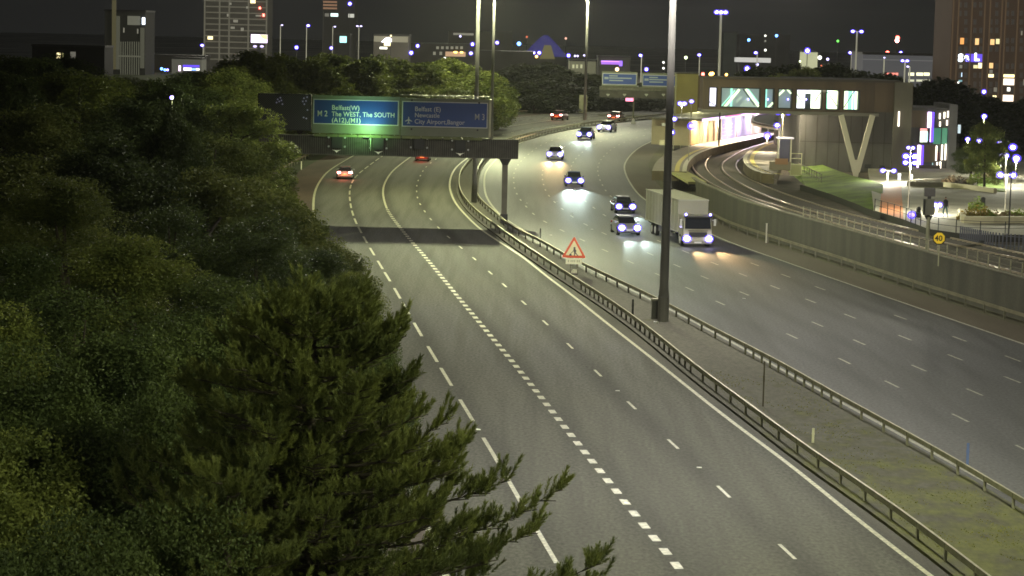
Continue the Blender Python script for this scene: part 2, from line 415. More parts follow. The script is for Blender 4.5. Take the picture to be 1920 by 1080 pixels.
# ================================================================ GROUND
MB().box(-900, 900, -60, 3000, -1.2, -0.30).build("ground", M_GROUND)['kind'] = 'structure'
MB().box(-1500, 1500, 560, 3600, -.29, -.2).build('city_ground', M_CITYG)['kind'] = 'structure'
sho_out = off(LE, -3.4)
n = 260
outer_r = off(BR, .1)
ribbon(sub(LE, 0, arclen(LE)[-1]), off(LD, 1.0), 0.0, "road_surface", M_ROAD)
fr = np.concatenate([off(RF, .8)])
ribbon(off(RE, -1.6), fr, 0.0, "road_surface_opposite", M_ROADR)
ribbon(sho_out, LE, 0.004, "hard_shoulder", M_SHO)
ribbon(off(RF, .1), off(RF, 3.2), 0.008, "hard_shoulder_opposite", M_SHOR)
ribbon(off(LD, .25), off(B1, -.35), 0.006, "median_hard_strip", M_STRIP)
# right verge between shoulder and wall
_bre = np.array([tuple(p) for p in off(BR, 1.2)])
ribbon(sub(off(RF, 3.2), 20, arclen(RF)[-1] - 140), _bre, 0.004, "verge", M_VERGE)
# left verge, rising gently into the wood
gv = MB(); wv = [(-.0, 0.0), (-2.0, .05), (-5.5, .6), (-11, 1.6), (-60, 3.2), (-160, 3.5)]
SO = resamp(sho_out, 6)
rows = [off(SO, w) for w, _ in wv]
for i in range(len(SO)):
    for (w, z), r in zip(wv, rows):
        gv.v.append((r[i][0], r[i][1], z))
k = len(wv)
for i in range(len(SO) - 1):
    for j in range(k - 1): gv.f.append((i * k + j, i * k + j + 1, (i + 1) * k + j + 1, (i + 1) * k + j))
gv.build("grass_bank", M_GRASS)['kind'] = 'structure'

# median: raised concrete with moss
def median_mat():
    M = bpy.data.materials.new("median_surface"); M.use_nodes = True; nt = M.node_tree; L = nt.links
    b = nt.nodes["Principled BSDF"]; b.inputs["Roughness"].default_value = .95
    t = nt.nodes.new("ShaderNodeTexCoord"); sx = nt.nodes.new("ShaderNodeSeparateXYZ"); L.new(t.outputs["Object"], sx.inputs[0])
    def nz(sc, d=6, st=(1, 1, 1)):
        mp = nt.nodes.new("ShaderNodeMapping"); mp.inputs["Scale"].default_value = st
        q = nt.nodes.new("ShaderNodeTexNoise"); q.inputs["Scale"].default_value = sc; q.inputs["Detail"].default_value = d
        L.new(t.outputs["Object"], mp.inputs[0]); L.new(mp.outputs[0], q.inputs["Vector"]); return q.outputs["Fac"]
    y = nt.nodes.new("ShaderNodeMapRange"); y.inputs[1].default_value = 112; y.inputs[2].default_value = 84
    y.inputs[3].default_value = -.22; y.inputs[4].default_value = .16; L.new(sx.outputs[1], y.inputs[0])
    ad = nt.nodes.new("ShaderNodeMath"); ad.operation = 'ADD'; L.new(nz(.8, 8, (1, .6, 1)), ad.inputs[0]); L.new(y.outputs[0], ad.inputs[1])
    r = nt.nodes.new("ShaderNodeValToRGB"); L.new(ad.outputs[0], r.inputs[0])
    e = r.color_ramp.elements; e[0].position = .42; e[0].color = (.108, .102, .080, 1); e[1].position = .74; e[1].color = (.125, .13, .030, 1)
    q = r.color_ramp.elements.new(.54); q.color = (.085, .082, .045, 1)
    mr = nt.nodes.new("ShaderNodeMapRange"); mr.inputs[1].default_value = .3; mr.inputs[2].default_value = .7; mr.inputs[3].default_value = .8; mr.inputs[4].default_value = 1.2
    L.new(nz(5, 4, (1, .45, 1)), mr.inputs[0])
    vm = nt.nodes.new("ShaderNodeVectorMath"); vm.operation = 'SCALE'; L.new(r.outputs[0], vm.inputs[0]); L.new(mr.outputs[0], vm.inputs["Scale"])
    L.new(vm.outputs[0], b.inputs["Base Color"]); return M
a_, b_ = resampn(off(B1, -.35), 300), resampn(off(B2, .3), 300)
md = MB()
for p, q in zip(a_, b_): md.v += [(p[0], p[1], 0), (p[0], p[1], .12), (q[0], q[1], .12), (q[0], q[1], 0)]
for i in range(299):
    for j in range(3): md.f.append((4 * i + j, 4 * i + j + 1, 4 * i + 4 + j + 1, 4 * i + 4 + j))
md.build("central_reservation", median_mat())['kind'] = 'structure'

# ---------------------------------------------------------------- markings
def dashes(mb, A, starts, module, ln, w, z=.009, s_min=None, s_max=None):
    """dashes at photo positions (far end of each mark) and on a regular module beyond them"""
    S = arclen(A); out = sorted(snear(A, p) for p in starts)
    s_min = S[0] + 5 if s_min is None else s_min; s_max = S[-1] - 20 if s_max is None else s_max
    ss = list(out)
    while ss[0] - module > s_min: ss.insert(0, ss[0] - module)
    while ss[-1] + module < s_max: ss.append(ss[-1] + module)
    for s in ss: stripe(mb, sub(A, s - ln, s, 1.0 if ln > 1.5 else ln), w, z)
    return ss
mk = MB()
stripe(mk, LE, .22, .010)
stripe(mk, sub(LD, 2, arclen(LD)[-1] - 4), .20, .010)
cst = px_line([(887, 483), (913, 505.8), (942, 531.7), (976.5, 562.5), (1019, 602), (1065, 645), (1116, 695), (1177.5, 754), (1251, 822.3), (1344, 910), (1460, 1019.5)])
dashes(mk, LC_, cst, 9.0, 2.2, .13, s_max=arclen(LC_)[-1] - 40)
ast = px_line([(681.7, 445), (694.6, 466), (708.8, 489), (723, 513), (739, 540), (756, 569), (778.8, 607), (800, 645), (828, 693), (863, 751), (902, 817), (950, 897.5), (1027.5, 1027.5 - 32)])[:-1]
dashes(mk, LA, ast, 9.0, 5.9, .17, s_max=arclen(LA)[-1] - 40)
sB = snear(LB, G(722, 392))
s0 = snear(LB, G(1270, 1062)); bb = []
s = s0
while s < sB: bb.append(s); s += 2.0
s = s0 - 2
while s > 5: bb.append(s); s -= 2.0
for s in bb: stripe(mk, sub(LB, s, s + .95, .95), .30, .010)
stripe(mk, sub(LB, sB, arclen(LB)[-1] - 50), .20, .010)
mk.build("lane_markings", M_MARK)['kind'] = 'structure'
mr_ = MB()
stripe(mr_, RF, .20, .012)
stripe(mr_, sub(RE, 0, arclen(RE)[-1] - 10), .20, .010)
# right carriageway: four dashed lines
near = {1: [(1280, 536), (1339, 563), (1480, 628), (1563.8, 667.5), (1661, 715), (1773.8, 770.5), (1905, 835)],
        2: [(1264, 496), (1318, 519), (1380, 544), (1520, 602.5), (1603.8, 638.8), (1698.8, 680), (1812.5, 729)],
        3: [(1326.8, 489), (1379, 509.8), (1440, 533.7), (1509, 560), (1586, 590), (1673.8, 624.5), (1771, 662.5), (1882, 705.8)],
        4: [(1353, 473), (1408, 493), (1465.8, 514.6), (1532, 538.5), (1685, 593.8), (1778.8, 628), (1883.8, 667)]}
RLN = {}
nE = resampn(sub(RE, snear(RE, (0, 170)), arclen(RE)[-1]), 120)
sF = snear(RF, G(1300, 424))
for kk, pts in near.items():
    g = px_line(pts[::-1]);  # near -> far
    far = []
    for Y in (205, 225, 245, 265, 285, 305, 325, 345):
        e = xat(RE, Y); f = xat(RF, Y); far.append((e + (f - e) * kk / 5.0, Y))
    g = [p for p in g if p[1] < 195]
    A = dens(far_arc(near_ext(g + far, 40), 560, 130)); RLN[kk] = A
    dashes(mr_, A, [p for p in g], 9.0, 2.2, .14, z=.010, s_max=arclen(A)[-1] - 10)
mr_.build("lane_markings_opposite", M_MARKT)['kind'] = 'structure'

# road studs that catch the light
proto = None
for i, (x, y) in enumerate([(1158, 733), (1311, 877), (897, 806), (1176, 944), (1203, 613), (1395, 560), (988, 381), (1044, 378), (1073, 401), (1174, 415), (1110, 430), (1033, 441)]):
    p = G(x, y, .011)
    if proto is None:
        proto = MB().box(-.10, .10, -.07, .07, 0, .025).box(-.07, .07, -.085, -.07, .005, .022).build("road_stud", mat("stud", (.7, .7, .66), .3))
        tag(proto, "small pale reflective road stud set between lane dashes", "road stud", "reflective road studs on the carriageways"); proto.location = p
    else:
        q = proto.copy(); q.location = p; scene.collection.objects.link(q)

# ================================================================ GUARD RAILS
def guardrail(A, label, s0, s1, posts, top=.72, bh=.20, bw=.09, m=M_GALV, mp=M_GALVD, name="crash_barrier", slope=None, post_off=.0, group=None):
    root = thing(name, label, "barrier", (0, 0, 0), group=group)
    P = sub(A, s0, s1, 2.0); mb = MB(); N = normals(P)
    for p, nn in zip(P, N):
        l = p - nn * bw / 2; r = p + nn * bw / 2
        mb.v += [(l[0], l[1], top - bh), (l[0], l[1], top), (r[0], r[1], top), (r[0], r[1], top - bh)]
    for i in range(len(P) - 1):
        for j in range(4): mb.f.append((4 * i + j, 4 * i + (j + 1) % 4, 4 * i + 4 + (j + 1) % 4, 4 * i + 4 + j))
    mb.build("rail_beam", m, root)
    pp = MB().box(-.055, .055, -.035, .035, 0, top - .03).build("post", mp, root); first = True; c = 0; rest = MB()
    S = arclen(A)
    ss = []
    s = s0 + .5
    while s < s1:
        ss.append(s); s += posts(np.interp(s, S, A[:, 1]))
    for s in ss:
        x = float(np.interp(s, S, A[:, 0])); y = float(np.interp(s, S, A[:, 1]))
        if first: pp.location = (x, y, .0); first = False; c += 1; continue
        c += 1
        if c <= 99:
            q = pp.copy(); scene.collection.objects.link(q); q.parent = root; q.location = (x, y, .0)
        else: rest.box(x - .055, x + .055, y - .035, y + .035, 0, top - .03)
    if rest.v: rest.build("far_posts", mp, root)['kind'] = 'stuff'
    return root
guardrail(B1, "crash barrier along the left edge of the central reservation", 3, arclen(B1)[-1] - 60, lambda y: 1.6 if 112 < y < 150 else 3.2, bh=.22)
guardrail(B2, "crash barrier along the right edge of the central reservation", 3, arclen(B2)[-1] - 60, lambda y: 1.6 if 104 < y < 122 else 3.2, bh=.20)
LBAR = off(LE, -5.0); sl = snear(LBAR, (-25, 235))
guardrail(LBAR, "crash barrier on the left grass verge under the gantry", sl, arclen(LBAR)[-1] - 80, lambda y: 3.2, m=mat("barrier_red_glow", (.26, .20, .14), .7, .2, var=.3, vscale=1))  # reddish colour stands in for tail-light glow on the far rail
guardrail(BR, "crash barrier in front of the right hand retaining wall", 8, arclen(BR)[-1] - 4, lambda y: 3.2, bh=.20, m=mat("barrier_olive", (.22, .20, .13), .7, .2, var=.3, vscale=1))

# ================================================================ RETAINING WALL + FENCE
ZR = 2.0
WL = off(BR, .9); WL = sub(WL, 0, arclen(WL)[-1] - 2, 3.0)
wt = MB(); NW = normals(WL); 
HW = [2.62 for p in WL]
for p, nn, h in zip(WL, NW, HW):
    q = p + nn * .35
    wt.v += [(p[0], p[1], 0), (p[0], p[1], h), (q[0], q[1], h), (q[0], q[1], 0)]
for i in range(len(WL) - 1):
    for j in range(3): wt.f.append((4 * i + j, 4 * i + j + 1, 4 * i + 4 + j + 1, 4 * i + 4 + j))
wroot = thing("retaining_wall", "long stained concrete retaining wall between motorway and railway", "wall")
wt.build("wall", M_CONCW, wroot)
cp = MB(); 
for p, nn in zip(WL, NW):
    a = p - nn * .05; b = p + nn * .40
    cp.v += [(a[0], a[1], 2.62), (a[0], a[1], 2.70), (b[0], b[1], 2.70), (b[0], b[1], 2.62)]
for i in range(len(WL) - 1):
    for j in range(4): cp.f.append((4 * i + j, 4 * i + (j + 1) % 4, 4 * i + 4 + (j + 1) % 4, 4 * i + 4 + j))
cp.build("coping", M_CONC, wroot)
FL = sub(off(WL, .18), 0, snear(WL, G(1478, 408, 2.7)), 1.0)
fr_ = thing("wall_railing", "thin metal railing fence along the top of the retaining wall", "railing")
fm = MB(); S = arclen(FL)
for z in (2.72, 3.12, 3.5):
    for a, b in zip(FL[::3], list(FL[3::3]) + [FL[-1]]):
        fm.bar((a[0], a[1], z), (b[0], b[1], z), .04, .05)
fm.build("rails", M_GALVD, fr_)
pp = MB().box(-.035, .035, -.035, .035, 0, .85).build("post", M_GALV, fr_); pp.location = (FL[0][0], FL[0][1], 2.70)
for i, s in enumerate(np.arange(1.8, S[-1], 1.8)[:98]):
    q = pp.copy(); scene.collection.objects.link(q); q.parent = fr_
    q.location = (float(np.interp(s, S, FL[:, 0])), float(np.interp(s, S, FL[:, 1])), 2.70)

# small marker post at the right barrier
for (x, y, z, h, lab) in ((1437, 440, .7, .9, "small pale marker post beside the right hand barrier"),):
    p = G(x, y, z); o = MB().box(-.06, .06, -.05, .05, -.7, .9).box(-.08, .08, -.07, .07, .9, .96).build("marker_post", mat("marker_white", (.5, .48, .38), .7)); o.location = p; tag(o, lab, "marker post")
for (x, y, h, w, lab, mm) in ((1524, 830, .62, .05, "short white marker post in the mossy central reservation", mat("marker_white", (.5, .48, .38), .7)),
                          (1430.5, 762, 2.1, .035, "thin tall wooden stake standing in the central reservation", mat("stake", (.06, .05, .035), .9)),
                          (1186, 592, 1.0, .06, "short dark stake beside the left median barrier", M_DARK),
                          (1013, 446, .8, .05, "short dark stake on the median near the gantry leg", M_DARK),
                          (1813.5, 872, .9, .05, "thin pale blue topped marker by the right median barrier", mat("marker_blue", (.08, .12, .32), .7)),
                          (565, 318, 1.0, .07, "pale marker post on the left grass verge", mat("marker_white", (.5, .48, .38), .7))):
    p = G(x, y, .12); o = MB().box(-w, w, -w * .6, w * .6, 0, h).box(-w * 1.15, w * 1.15, -w * .75, w * .75, h * .55, h * .68).build("marker_post", mm); o.location = p; tag(o, lab, "marker post")

# ================================================================ HIGH MASTS
MC_A, MC_B = (1.0, 0.90, 0.72), (0.96, 1.0, 0.56)
def road_optic(d, hi=6.0, pw=2.1, low=.36):
    """street-light optic: throws more light along the carriageway than across it, little above the cut-off"""
    d.use_nodes = True; nt = d.node_tree; L = nt.links
    em = [n for n in nt.nodes if n.type == 'EMISSION'][0]
    t = nt.nodes.new("ShaderNodeTexCoord"); sx = nt.nodes.new("ShaderNodeSeparateXYZ"); L.new(t.outputs["Normal"], sx.inputs[0])
    def M(op, a, b=None):
        n = nt.nodes.new("ShaderNodeMath"); n.operation = op
        for i, v in enumerate((a, b)):
            if v is None: continue
            if isinstance(v, (int, float)): n.inputs[i].default_value = v
            else: L.new(v, n.inputs[i])
        return n.outputs[0]
    c = M('MAXIMUM', M('ABSOLUTE', sx.outputs[2]), .02)
    g = M('SUBTRACT', M('MINIMUM', M('POWER', c, -pw), hi), 1.0)
    yy = M('MULTIPLY', sx.outputs[1], sx.outputs[1]); xx = M('MULTIPLY', sx.outputs[0], sx.outputs[0])
    a = M('DIVIDE', yy, M('ADD', M('ADD', yy, M('MULTIPLY', xx, 2.0)), .0001))
    cut = nt.nodes.new("ShaderNodeMapRange"); cut.interpolation_type = 'SMOOTHSTEP'; cut.inputs[1].default_value = .12; cut.inputs[2].default_value = low
    cut.inputs[3].default_value = .14; cut.inputs[4].default_value = 1.0; L.new(c, cut.inputs[0])
    L.new(M('MULTIPLY', M('ADD', M('MULTIPLY', g, a), 1.0), cut.outputs[0]), em.inputs["Strength"])
def mast(x, y, label, rb, rtp, H=25.0, col=MC_A, power=40000, mm=M_POLE, tgt=None, lean=0):
    root = thing("lighting_mast", label, "lighting mast", (x, y, 0.1))
    MB().tube([(0, 0, 0), (0, 0, 1.5)], [rb * 1.25, rb * 1.25], 12).build("base_door", mm, root)
    MB().tube([(0, 0, 1.5), (0, 0, 2.1), (0, 0, H * .5), (0, 0, H)], [rb * 1.2, rb, (rb + rtp) / 2, rtp], 12).build("pole", mm, root, smooth=True)
    MB().tube([(0, 0, H - .3), (0, 0, H + .3)], .45, 12).build("head_frame", M_GALVD, root)
    for k in range(6):
        a = k * PI / 3 + .3; c, s = math.cos(a), math.sin(a)
        mb = MB().bar((c * .4, s * .4, H), (c * 1.3, s * 1.3, H), .3, .16)
        mb.build("luminaire", M_GALVD, root)
    lo = light('SPOT', "mast_light", (0, 0, H - .45), power, col, .35, None, 172, .25, parent=root)
    road_optic(lo.data)
    return root
pA = G(1243, 606); pB = G(889, 382); pC = G(921, 262); pD = G(1096, 226)
mast(pA.x, pA.y, "nearest tall lighting mast in the central reservation beside grey cabinet", .27, .17, col=(1.0, .96, .84), power=26000)
mast(pB.x, pB.y, "tall lighting mast in the median just left of the gantry leg", .24, .15, col=MC_B, power=33000)
mast(pC.x, pC.y, "tall lighting mast rising behind the right end of the blue signs", .26, .17, col=MC_B, power=27000)
mast(pD.x, pD.y, "farthest tall lighting mast above the road bend", .30, .22, col=MC_B, power=30000)
mast(18.2, 34, "tall lighting mast in the central reservation close below the camera", .27, .17, col=(.97, 1.0, .60), power=34000)
mast(-14, -24, "added fill light mast behind the camera on the left bank", .27, .17, col=(.97, 1.0, .66), power=26000)  # unseen mast added as front fill for the pine and wood
mast(30, -62, "tall lighting mast behind the camera position", .27, .17, col=(1.0, .95, .62), power=26000)
# cabinet beside mast A
p = G(1228, 598, .12)
cb = thing("roadside_cabinet", "grey metal cabinet standing beside the nearest lighting mast", "cabinet", p)
MB().box(-.22, .22, -.2, .2, 0, 1.15).build("cabinet_body", mat("cabinet_grey", (.16, .16, .15), .7), cb)
MB().box(-.27, .27, -.25, .25, 1.15, 1.24).build("lid", mat("cabinet_lid", (.45, .43, .34), .6), cb)
MB().box(-.20, -.19, -.01, .01, .2, .9).box(-.19, .19, -.212, -.203, .08, 1.08).build("door", mat("cabinet_door", (.11, .11, .105), .6), cb)
o = MB().box(-.18, .12, -.1, .1, 0, .1).build("white_bag", mat("litter_white", (.8, .8, .8), .6)); o.location = G(1231, 606, .12); tag(o, "small white piece of litter at foot of nearest mast", "litter")
# ================================================================ TEXT
def text(body, size, material, parent, loc, name="lettering", bold=.012, sx=1.0):
    c = bpy.data.curves.new(name, 'FONT'); c.body = body; c.size = size; c.extrude = .008; c.offset = bold * size; c.space_character = 1.02
    o = bpy.data.objects.new("tmp_text", c); scene.collection.objects.link(o)
    bpy.context.view_layer.update()
    me = bpy.data.meshes.new_from_object(o); scene.collection.objects.unlink(o); bpy.data.objects.remove(o)
    me.materials.clear(); me.materials.append(material)
    q = bpy.data.objects.new(name, me); scene.collection.objects.link(q); q.parent = parent
    q.location = loc; q.rotation_euler = (PI / 2, 0, 0); q.scale = (sx, 1, 1)
    return q

# ================================================================ SIGN GANTRY
GY = 204.0
gx0, gx1 = W(485, 270, GY).x, W(972, 278, GY).x
root = thing("sign_gantry", "dark ribbed motorway sign gantry spanning the left carriageway", "sign gantry", (0, GY, 0))
zt0, zb0 = W(487, 252, GY).z, W(487, 287.5, GY).z
zt1, zb1 = W(972, 262.5, GY).z, W(972, 296, GY).z
zt = (zt0 + zt1) / 2; zb = (zb0 + zb1) / 2
print('gantry', gx0, gx1, zb, zt)
M_BEAM = mat("gantry_beam", (.075, .070, .058), .8, var=.3, vscale=1)
M_BEAMR = mat("gantry_rib", (.15, .145, .115), .8, var=.3, vscale=2)
mb = MB().box(gx0, gx1, -.05, 1.15, zb, zt)
mb.build("beam", M_BEAM, root)
rb = MB(); x = gx0 + .08
while x < gx1 - .1:
    rb.box(x, x + .045, -.13, -.055, zb + .03, zt - .03); x += .19
rb.box(gx0, gx1, -.15, -.055, zt - .03, zt + .05).box(gx0, gx1, -.15, -.055, zb - .05, zb + .03)
rb.build("ribbed_cladding", M_BEAMR, root)
xr = W(945, 400, GY).x
MB().box(xr - .33, xr + .33, .2, .85, 0, .9).build("base", M_DARK, root)
MB().box(xr - .25, xr + .25, .28, .80, .9, zb - .6).build("leg", mat("gantry_leg", (.16, .15, .11), .7, var=.2, vscale=1), root)
MB().loft([[(xr - .25, .2, zb - .6), (xr + .25, .2, zb - .6), (xr + .25, .9, zb - .6), (xr - .25, .9, zb - .6)], [(xr - .55, .1, zb - .03), (xr + .55, .1, zb - .03), (xr + .55, 1.0, zb - .03), (xr - .55, 1.0, zb - .03)]]).build("leg_head", M_DARK, root)
xl = W(517, 310, GY).x
MB().box(xl - .25, xl + .25, .28, .80, 0, zb - .04).build("leg", M_CONC, root)
# sign panels
M_PANEL = mat("sign_backing", (.20, .215, .15), .6, var=.15, vscale=.6)
M_BLUE = mat("sign_blue", (.012, .055, .25), .45)
M_SWHITE = mat("sign_white", (.62, .62, .60), .5)
M_SWHITE2 = mat("sign_white_dim", (.52, .52, .56), .6)  # slightly darker, bluer white
def wx(x): return W(x, 215, GY - .3).x
def wz(x, y): return W(x, y, GY - .3).z
def panel(name, x0, x1, yt, yb, y, m, parent, th=.08):
    xm = (x0 + x1) / 2
    return MB().box(wx(x0), wx(x1), y - th, y, wz(xm, yb), wz(xm, yt)).build(name, m, parent)
s1 = thing("motorway_sign", "blue motorway sign for M2 on the gantry, lit from below in green", "road sign", (0, GY - .3, 0))
s2 = thing("motorway_sign", "unlit blue motorway sign for M3 on the right of the gantry", "road sign", (0, GY - .3, 0))
panel("backing_panel", 586, 750, 180, 251, 0, M_PANEL, s1)
panel("backing_panel", 751.5, 917, 185, 256, 0, M_PANEL, s2)
MB().box(wx(917), wx(920.5), -.1, .9, wz(918, 257), wz(918, 187)).build("side_panel", M_GALV, s2)
MB().box(wx(750), wx(917), -.3, .1, wz(833, 183) + .14, wz(833, 183) + .19).build("top_rail", M_GALV, s2)
for s_, x0, x1, yt, yb in ((s1, 587.5, 747.5, 187, 234), (s2, 754, 914.5, 191, 239)):
    xm = (x0 + x1) / 2; X0, X1, Z0, Z1 = wx(x0), wx(x1), wz(xm, yb), wz(xm, yt)
    b = .075
    bd = MB()
    bd.box(X0, X1, -.115, -.08, Z0, Z0 + b).box(X0, X1, -.115, -.08, Z1 - b, Z1).box(X0, X0 + b, -.115, -.08, Z0 + b, Z1 - b).box(X1 - b, X1, -.115, -.08, Z0 + b, Z1 - b)
    bd.build("white_border", M_SWHITE, s_)
    MB().box(X0 + b, X1 - b, -.105, -.08, Z0 + b, Z1 - b).build("blue_face", M_BLUE, s_)
def t_at(body, px, py, hpx, m, parent, sx=1.0, bold=.012):
    size = hpx / FPX * GY / .70          # cap height -> font size
    return text(body, size, m, parent, (wx(px), -.106, wz(px, py)), sx=sx, bold=bold)
M_SL = M_SWHITE
t_at("M 2", 595, 217.5, 10.5, M_SL, s1, .82)
t_at("Belfast(W)", 622, 205.5, 8.6, M_SL, s1, .96)
t_at("The WEST, The SOUTH", 622, 217.5, 8.6, M_SL, s1, .93)
t_at("(A12),(M1)", 622, 229.0, 8.6, M_SL, s1, .98)
t_at("Belfast (E)", 777.5, 208.0, 8.4, M_SWHITE2, s2, .98)
t_at("Newcastle", 777.5, 219.5, 8.2, M_SWHITE2, s2, .92)
t_at("City Airport,Bangor", 777.5, 231.5, 8.4, M_SWHITE2, s2, .94)
t_at("M 3", 890, 224.5, 11, M_SWHITE2, s2, .78)
# aeroplane symbol
ax, az = wx(766.5), wz(766.5, 225.5); u = 1.0 / FPX * GY
pl = [(0, 7.3), (1.0, 6), (1.1, 2.2), (7, -1.2), (7, -2.6), (1.1, -.7), (.9, -4.2), (3, -5.8), (3, -7), (0, -6), (-3, -7), (-3, -5.8), (-.9, -4.2), (-1.1, -.7), (-7, -2.6), (-7, -1.2), (-1.1, 2.2), (-1, 6)]
ap = MB(); k0 = len(ap.v)
ap.prism([(ax + a * u * .95, az + b * u * .95) for a, b in pl], -.118, -.106).build("aeroplane_symbol", M_SWHITE2, s2)
for (x, y, s_) in ((772, 188, s2), (898, 193, s2), (772, 238 + 4, s2), (896, 244, s2)):
    MB().tube([(wx(x), -.12, wz(x, y)), (wx(x), -.08, wz(x, y))], .09, 8).build("bolt_plate", M_DARK, s_)
# message board
vm = thing("message_board", "blank dark electronic message board at the left end of the gantry", "message board", (0, GY - .3, 0))
panel("housing", 484, 584, 175.5, 244, 0, mat("vms_black", (.03, .03, .032), .7), vm, th=.28)
xm = 534
fr2 = MB(); X0, X1, Z0, Z1 = wx(484), wx(584), wz(xm, 244), wz(xm, 175.5)
for a in (("h", Z0), ("h", Z1 - .1)): fr2.box(X0, X1, -.32, -.283, a[1], a[1] + .1)
for a in (X0, X1 - .1): fr2.box(a, a + .1, -.32, -.283, Z0 + .1, Z1 - .1)
fr2.build("frame", M_BLACK, vm)
vp = mat("vms_pixels", (.05, .05, .055), .5); _nt = vp.node_tree; _t = _nt.nodes.new("ShaderNodeTexCoord"); _k = _nt.nodes.new("ShaderNodeTexChecker")
_k.inputs["Scale"].default_value = 10; _k.inputs["Color1"].default_value = (.07, .07, .075, 1); _k.inputs["Color2"].default_value = (.02, .02, .02, 1)
_nt.links.new(_t.outputs["Object"], _k.inputs["Vector"]); _nt.links.new(_k.outputs[0], _nt.nodes["Principled BSDF"].inputs["Base Color"])
MB().box(X0 + .1, X1 - .1, -.305, -.283, Z0 + .1, Z1 - .1).build("pixel_matrix", vp, vm)
gl = MB()
for (x, y) in ((521, 186), (524, 190), (528, 188), (519, 192), (530, 195), (526, 183), (570, 184), (574, 189), (571, 195), (576, 182), (568, 190), (577, 206), (570, 220), (575, 222)):
    gl.box(wx(x) - .06, wx(x) + .06, -.325, -.312, wz(x, y) - .06, wz(x, y) + .06)
gl.build("glint_flecks", mat("vms_glint", (.4, .4, .5), .4, emit=(.5, .45, .9), estr=.05), vm)  # dim flecks painted as reflections on the blank board, no pixel is lit
# walkway segments under signs
x = 585
wk = MB(); i = 0
for (xa, xb) in ((590, 612), (614, 634), (636, 671), (673, 716), (718, 752), (755, 790), (792, 830), (833, 846), (848, 866), (869, 905)):
    z0 = wz((xa + xb) / 2, 251 + (xa - 585) * .026 + 4.5); z1 = wz((xa + xb) / 2, 251 + (xa - 585) * .026 - .5)
    wk.box(wx(xa), wx(xb), -.62, -.58, z0, z1)
wk.build("walkway_panels", mat("walkway_yellow", (.22, .25, .10), .7, var=.4, vscale=.7), root).location = (0, 0, 0)
wf = MB().box(wx(585), wx(918), -.6, -.05, zt + .02, zt + .07); wf.build("walkway_floor", M_GALVD, root)
ft = MB()
for x in (600, 660, 695, 740, 790, 850, 900): ft.bar((wx(x), -.25, zt), (wx(x), -.25, zt + .6), .08)
ft.build("sign_struts", M_GALV, root)
# lane signals hanging on the beam face
for j, (x, y, lab) in enumerate(((632, 267, "dark lane signal on gantry beam above the left lane"), (710, 270, "lane signal on gantry beam below the green glow"), (786, 269, "dark lane signal on gantry beam right above dark car"), (863, 273, "dark lane signal on gantry beam nearest the leg"))):
    ls = thing("lane_signal", lab, "lane signal", (W(x, y, GY - .2).x, GY - .2, W(x, y, GY - .2).z))
    MB().box(-.46, .46, -.30, 0, -.50, .55).build("housing", mat('signal_black', (.04, .04, .038), .7), ls)
    dm = MB()
    for dx in (-.72, .72):
        for dz in (.45, -.35): MB().tube([(dx, -.36, dz), (dx, -.28, dz)], .09, 8).build("corner_lamp", mat("lane_lamp", (.5, .5, .5), .4), ls)
    if j == 1: MB().box(-.72, -.66, -.36, -.3, -.6, .62).box(-.72, .3, -.36, -.3, .62, .68).build("green_spill_edge", mat("green_spill_edge", (.5, .6, .4), .5), ls)  # pale green edge painted as floodlight spill on the housing
    if j != 2:
        MB().prism([(-.42, -.62), (-.15, -.74), (0, -.9), (.15, -.74), (.42, -.62), (0, -.70)], -.36, -.34).build("arrow", mat("arrow_white", (.75, .73, .55), .5, emit=(.8, .8, .6), estr=.10), ls)
# sign light : green-white floodlight under the M2 sign
fl = thing("sign_floodlight", "small green white floodlight under the M2 sign", "floodlight", (wx(690), GY - 2.5, wz(690, 257)))
MB().box(-.3, .3, -.12, .12, -.1, .08).build("lamp_body", M_DARK, fl)
MB().bar((0, 0, -.05), (0, 2.0, -.25), .05).build("bracket", M_DARK, fl)
MB().box(-.26, .26, -.08, .10, .083, .10).build("lens", mat("flood_lens", (1, 1, 1), emit=(.4, 1.0, .35), estr=.8), fl)
light('SPOT', "flood_light", (0, .1, .14), 420, (.40, 1.0, .34), .15, (-.4, 2.2, 1.2), 165, 1.0, parent=fl)
light('SPOT', "flood_light_blue", (0.4, .1, .14), 150, (.3, .5, 1.0), .15, (.2, 2.2, 2.4), 90, 1.0, parent=fl)

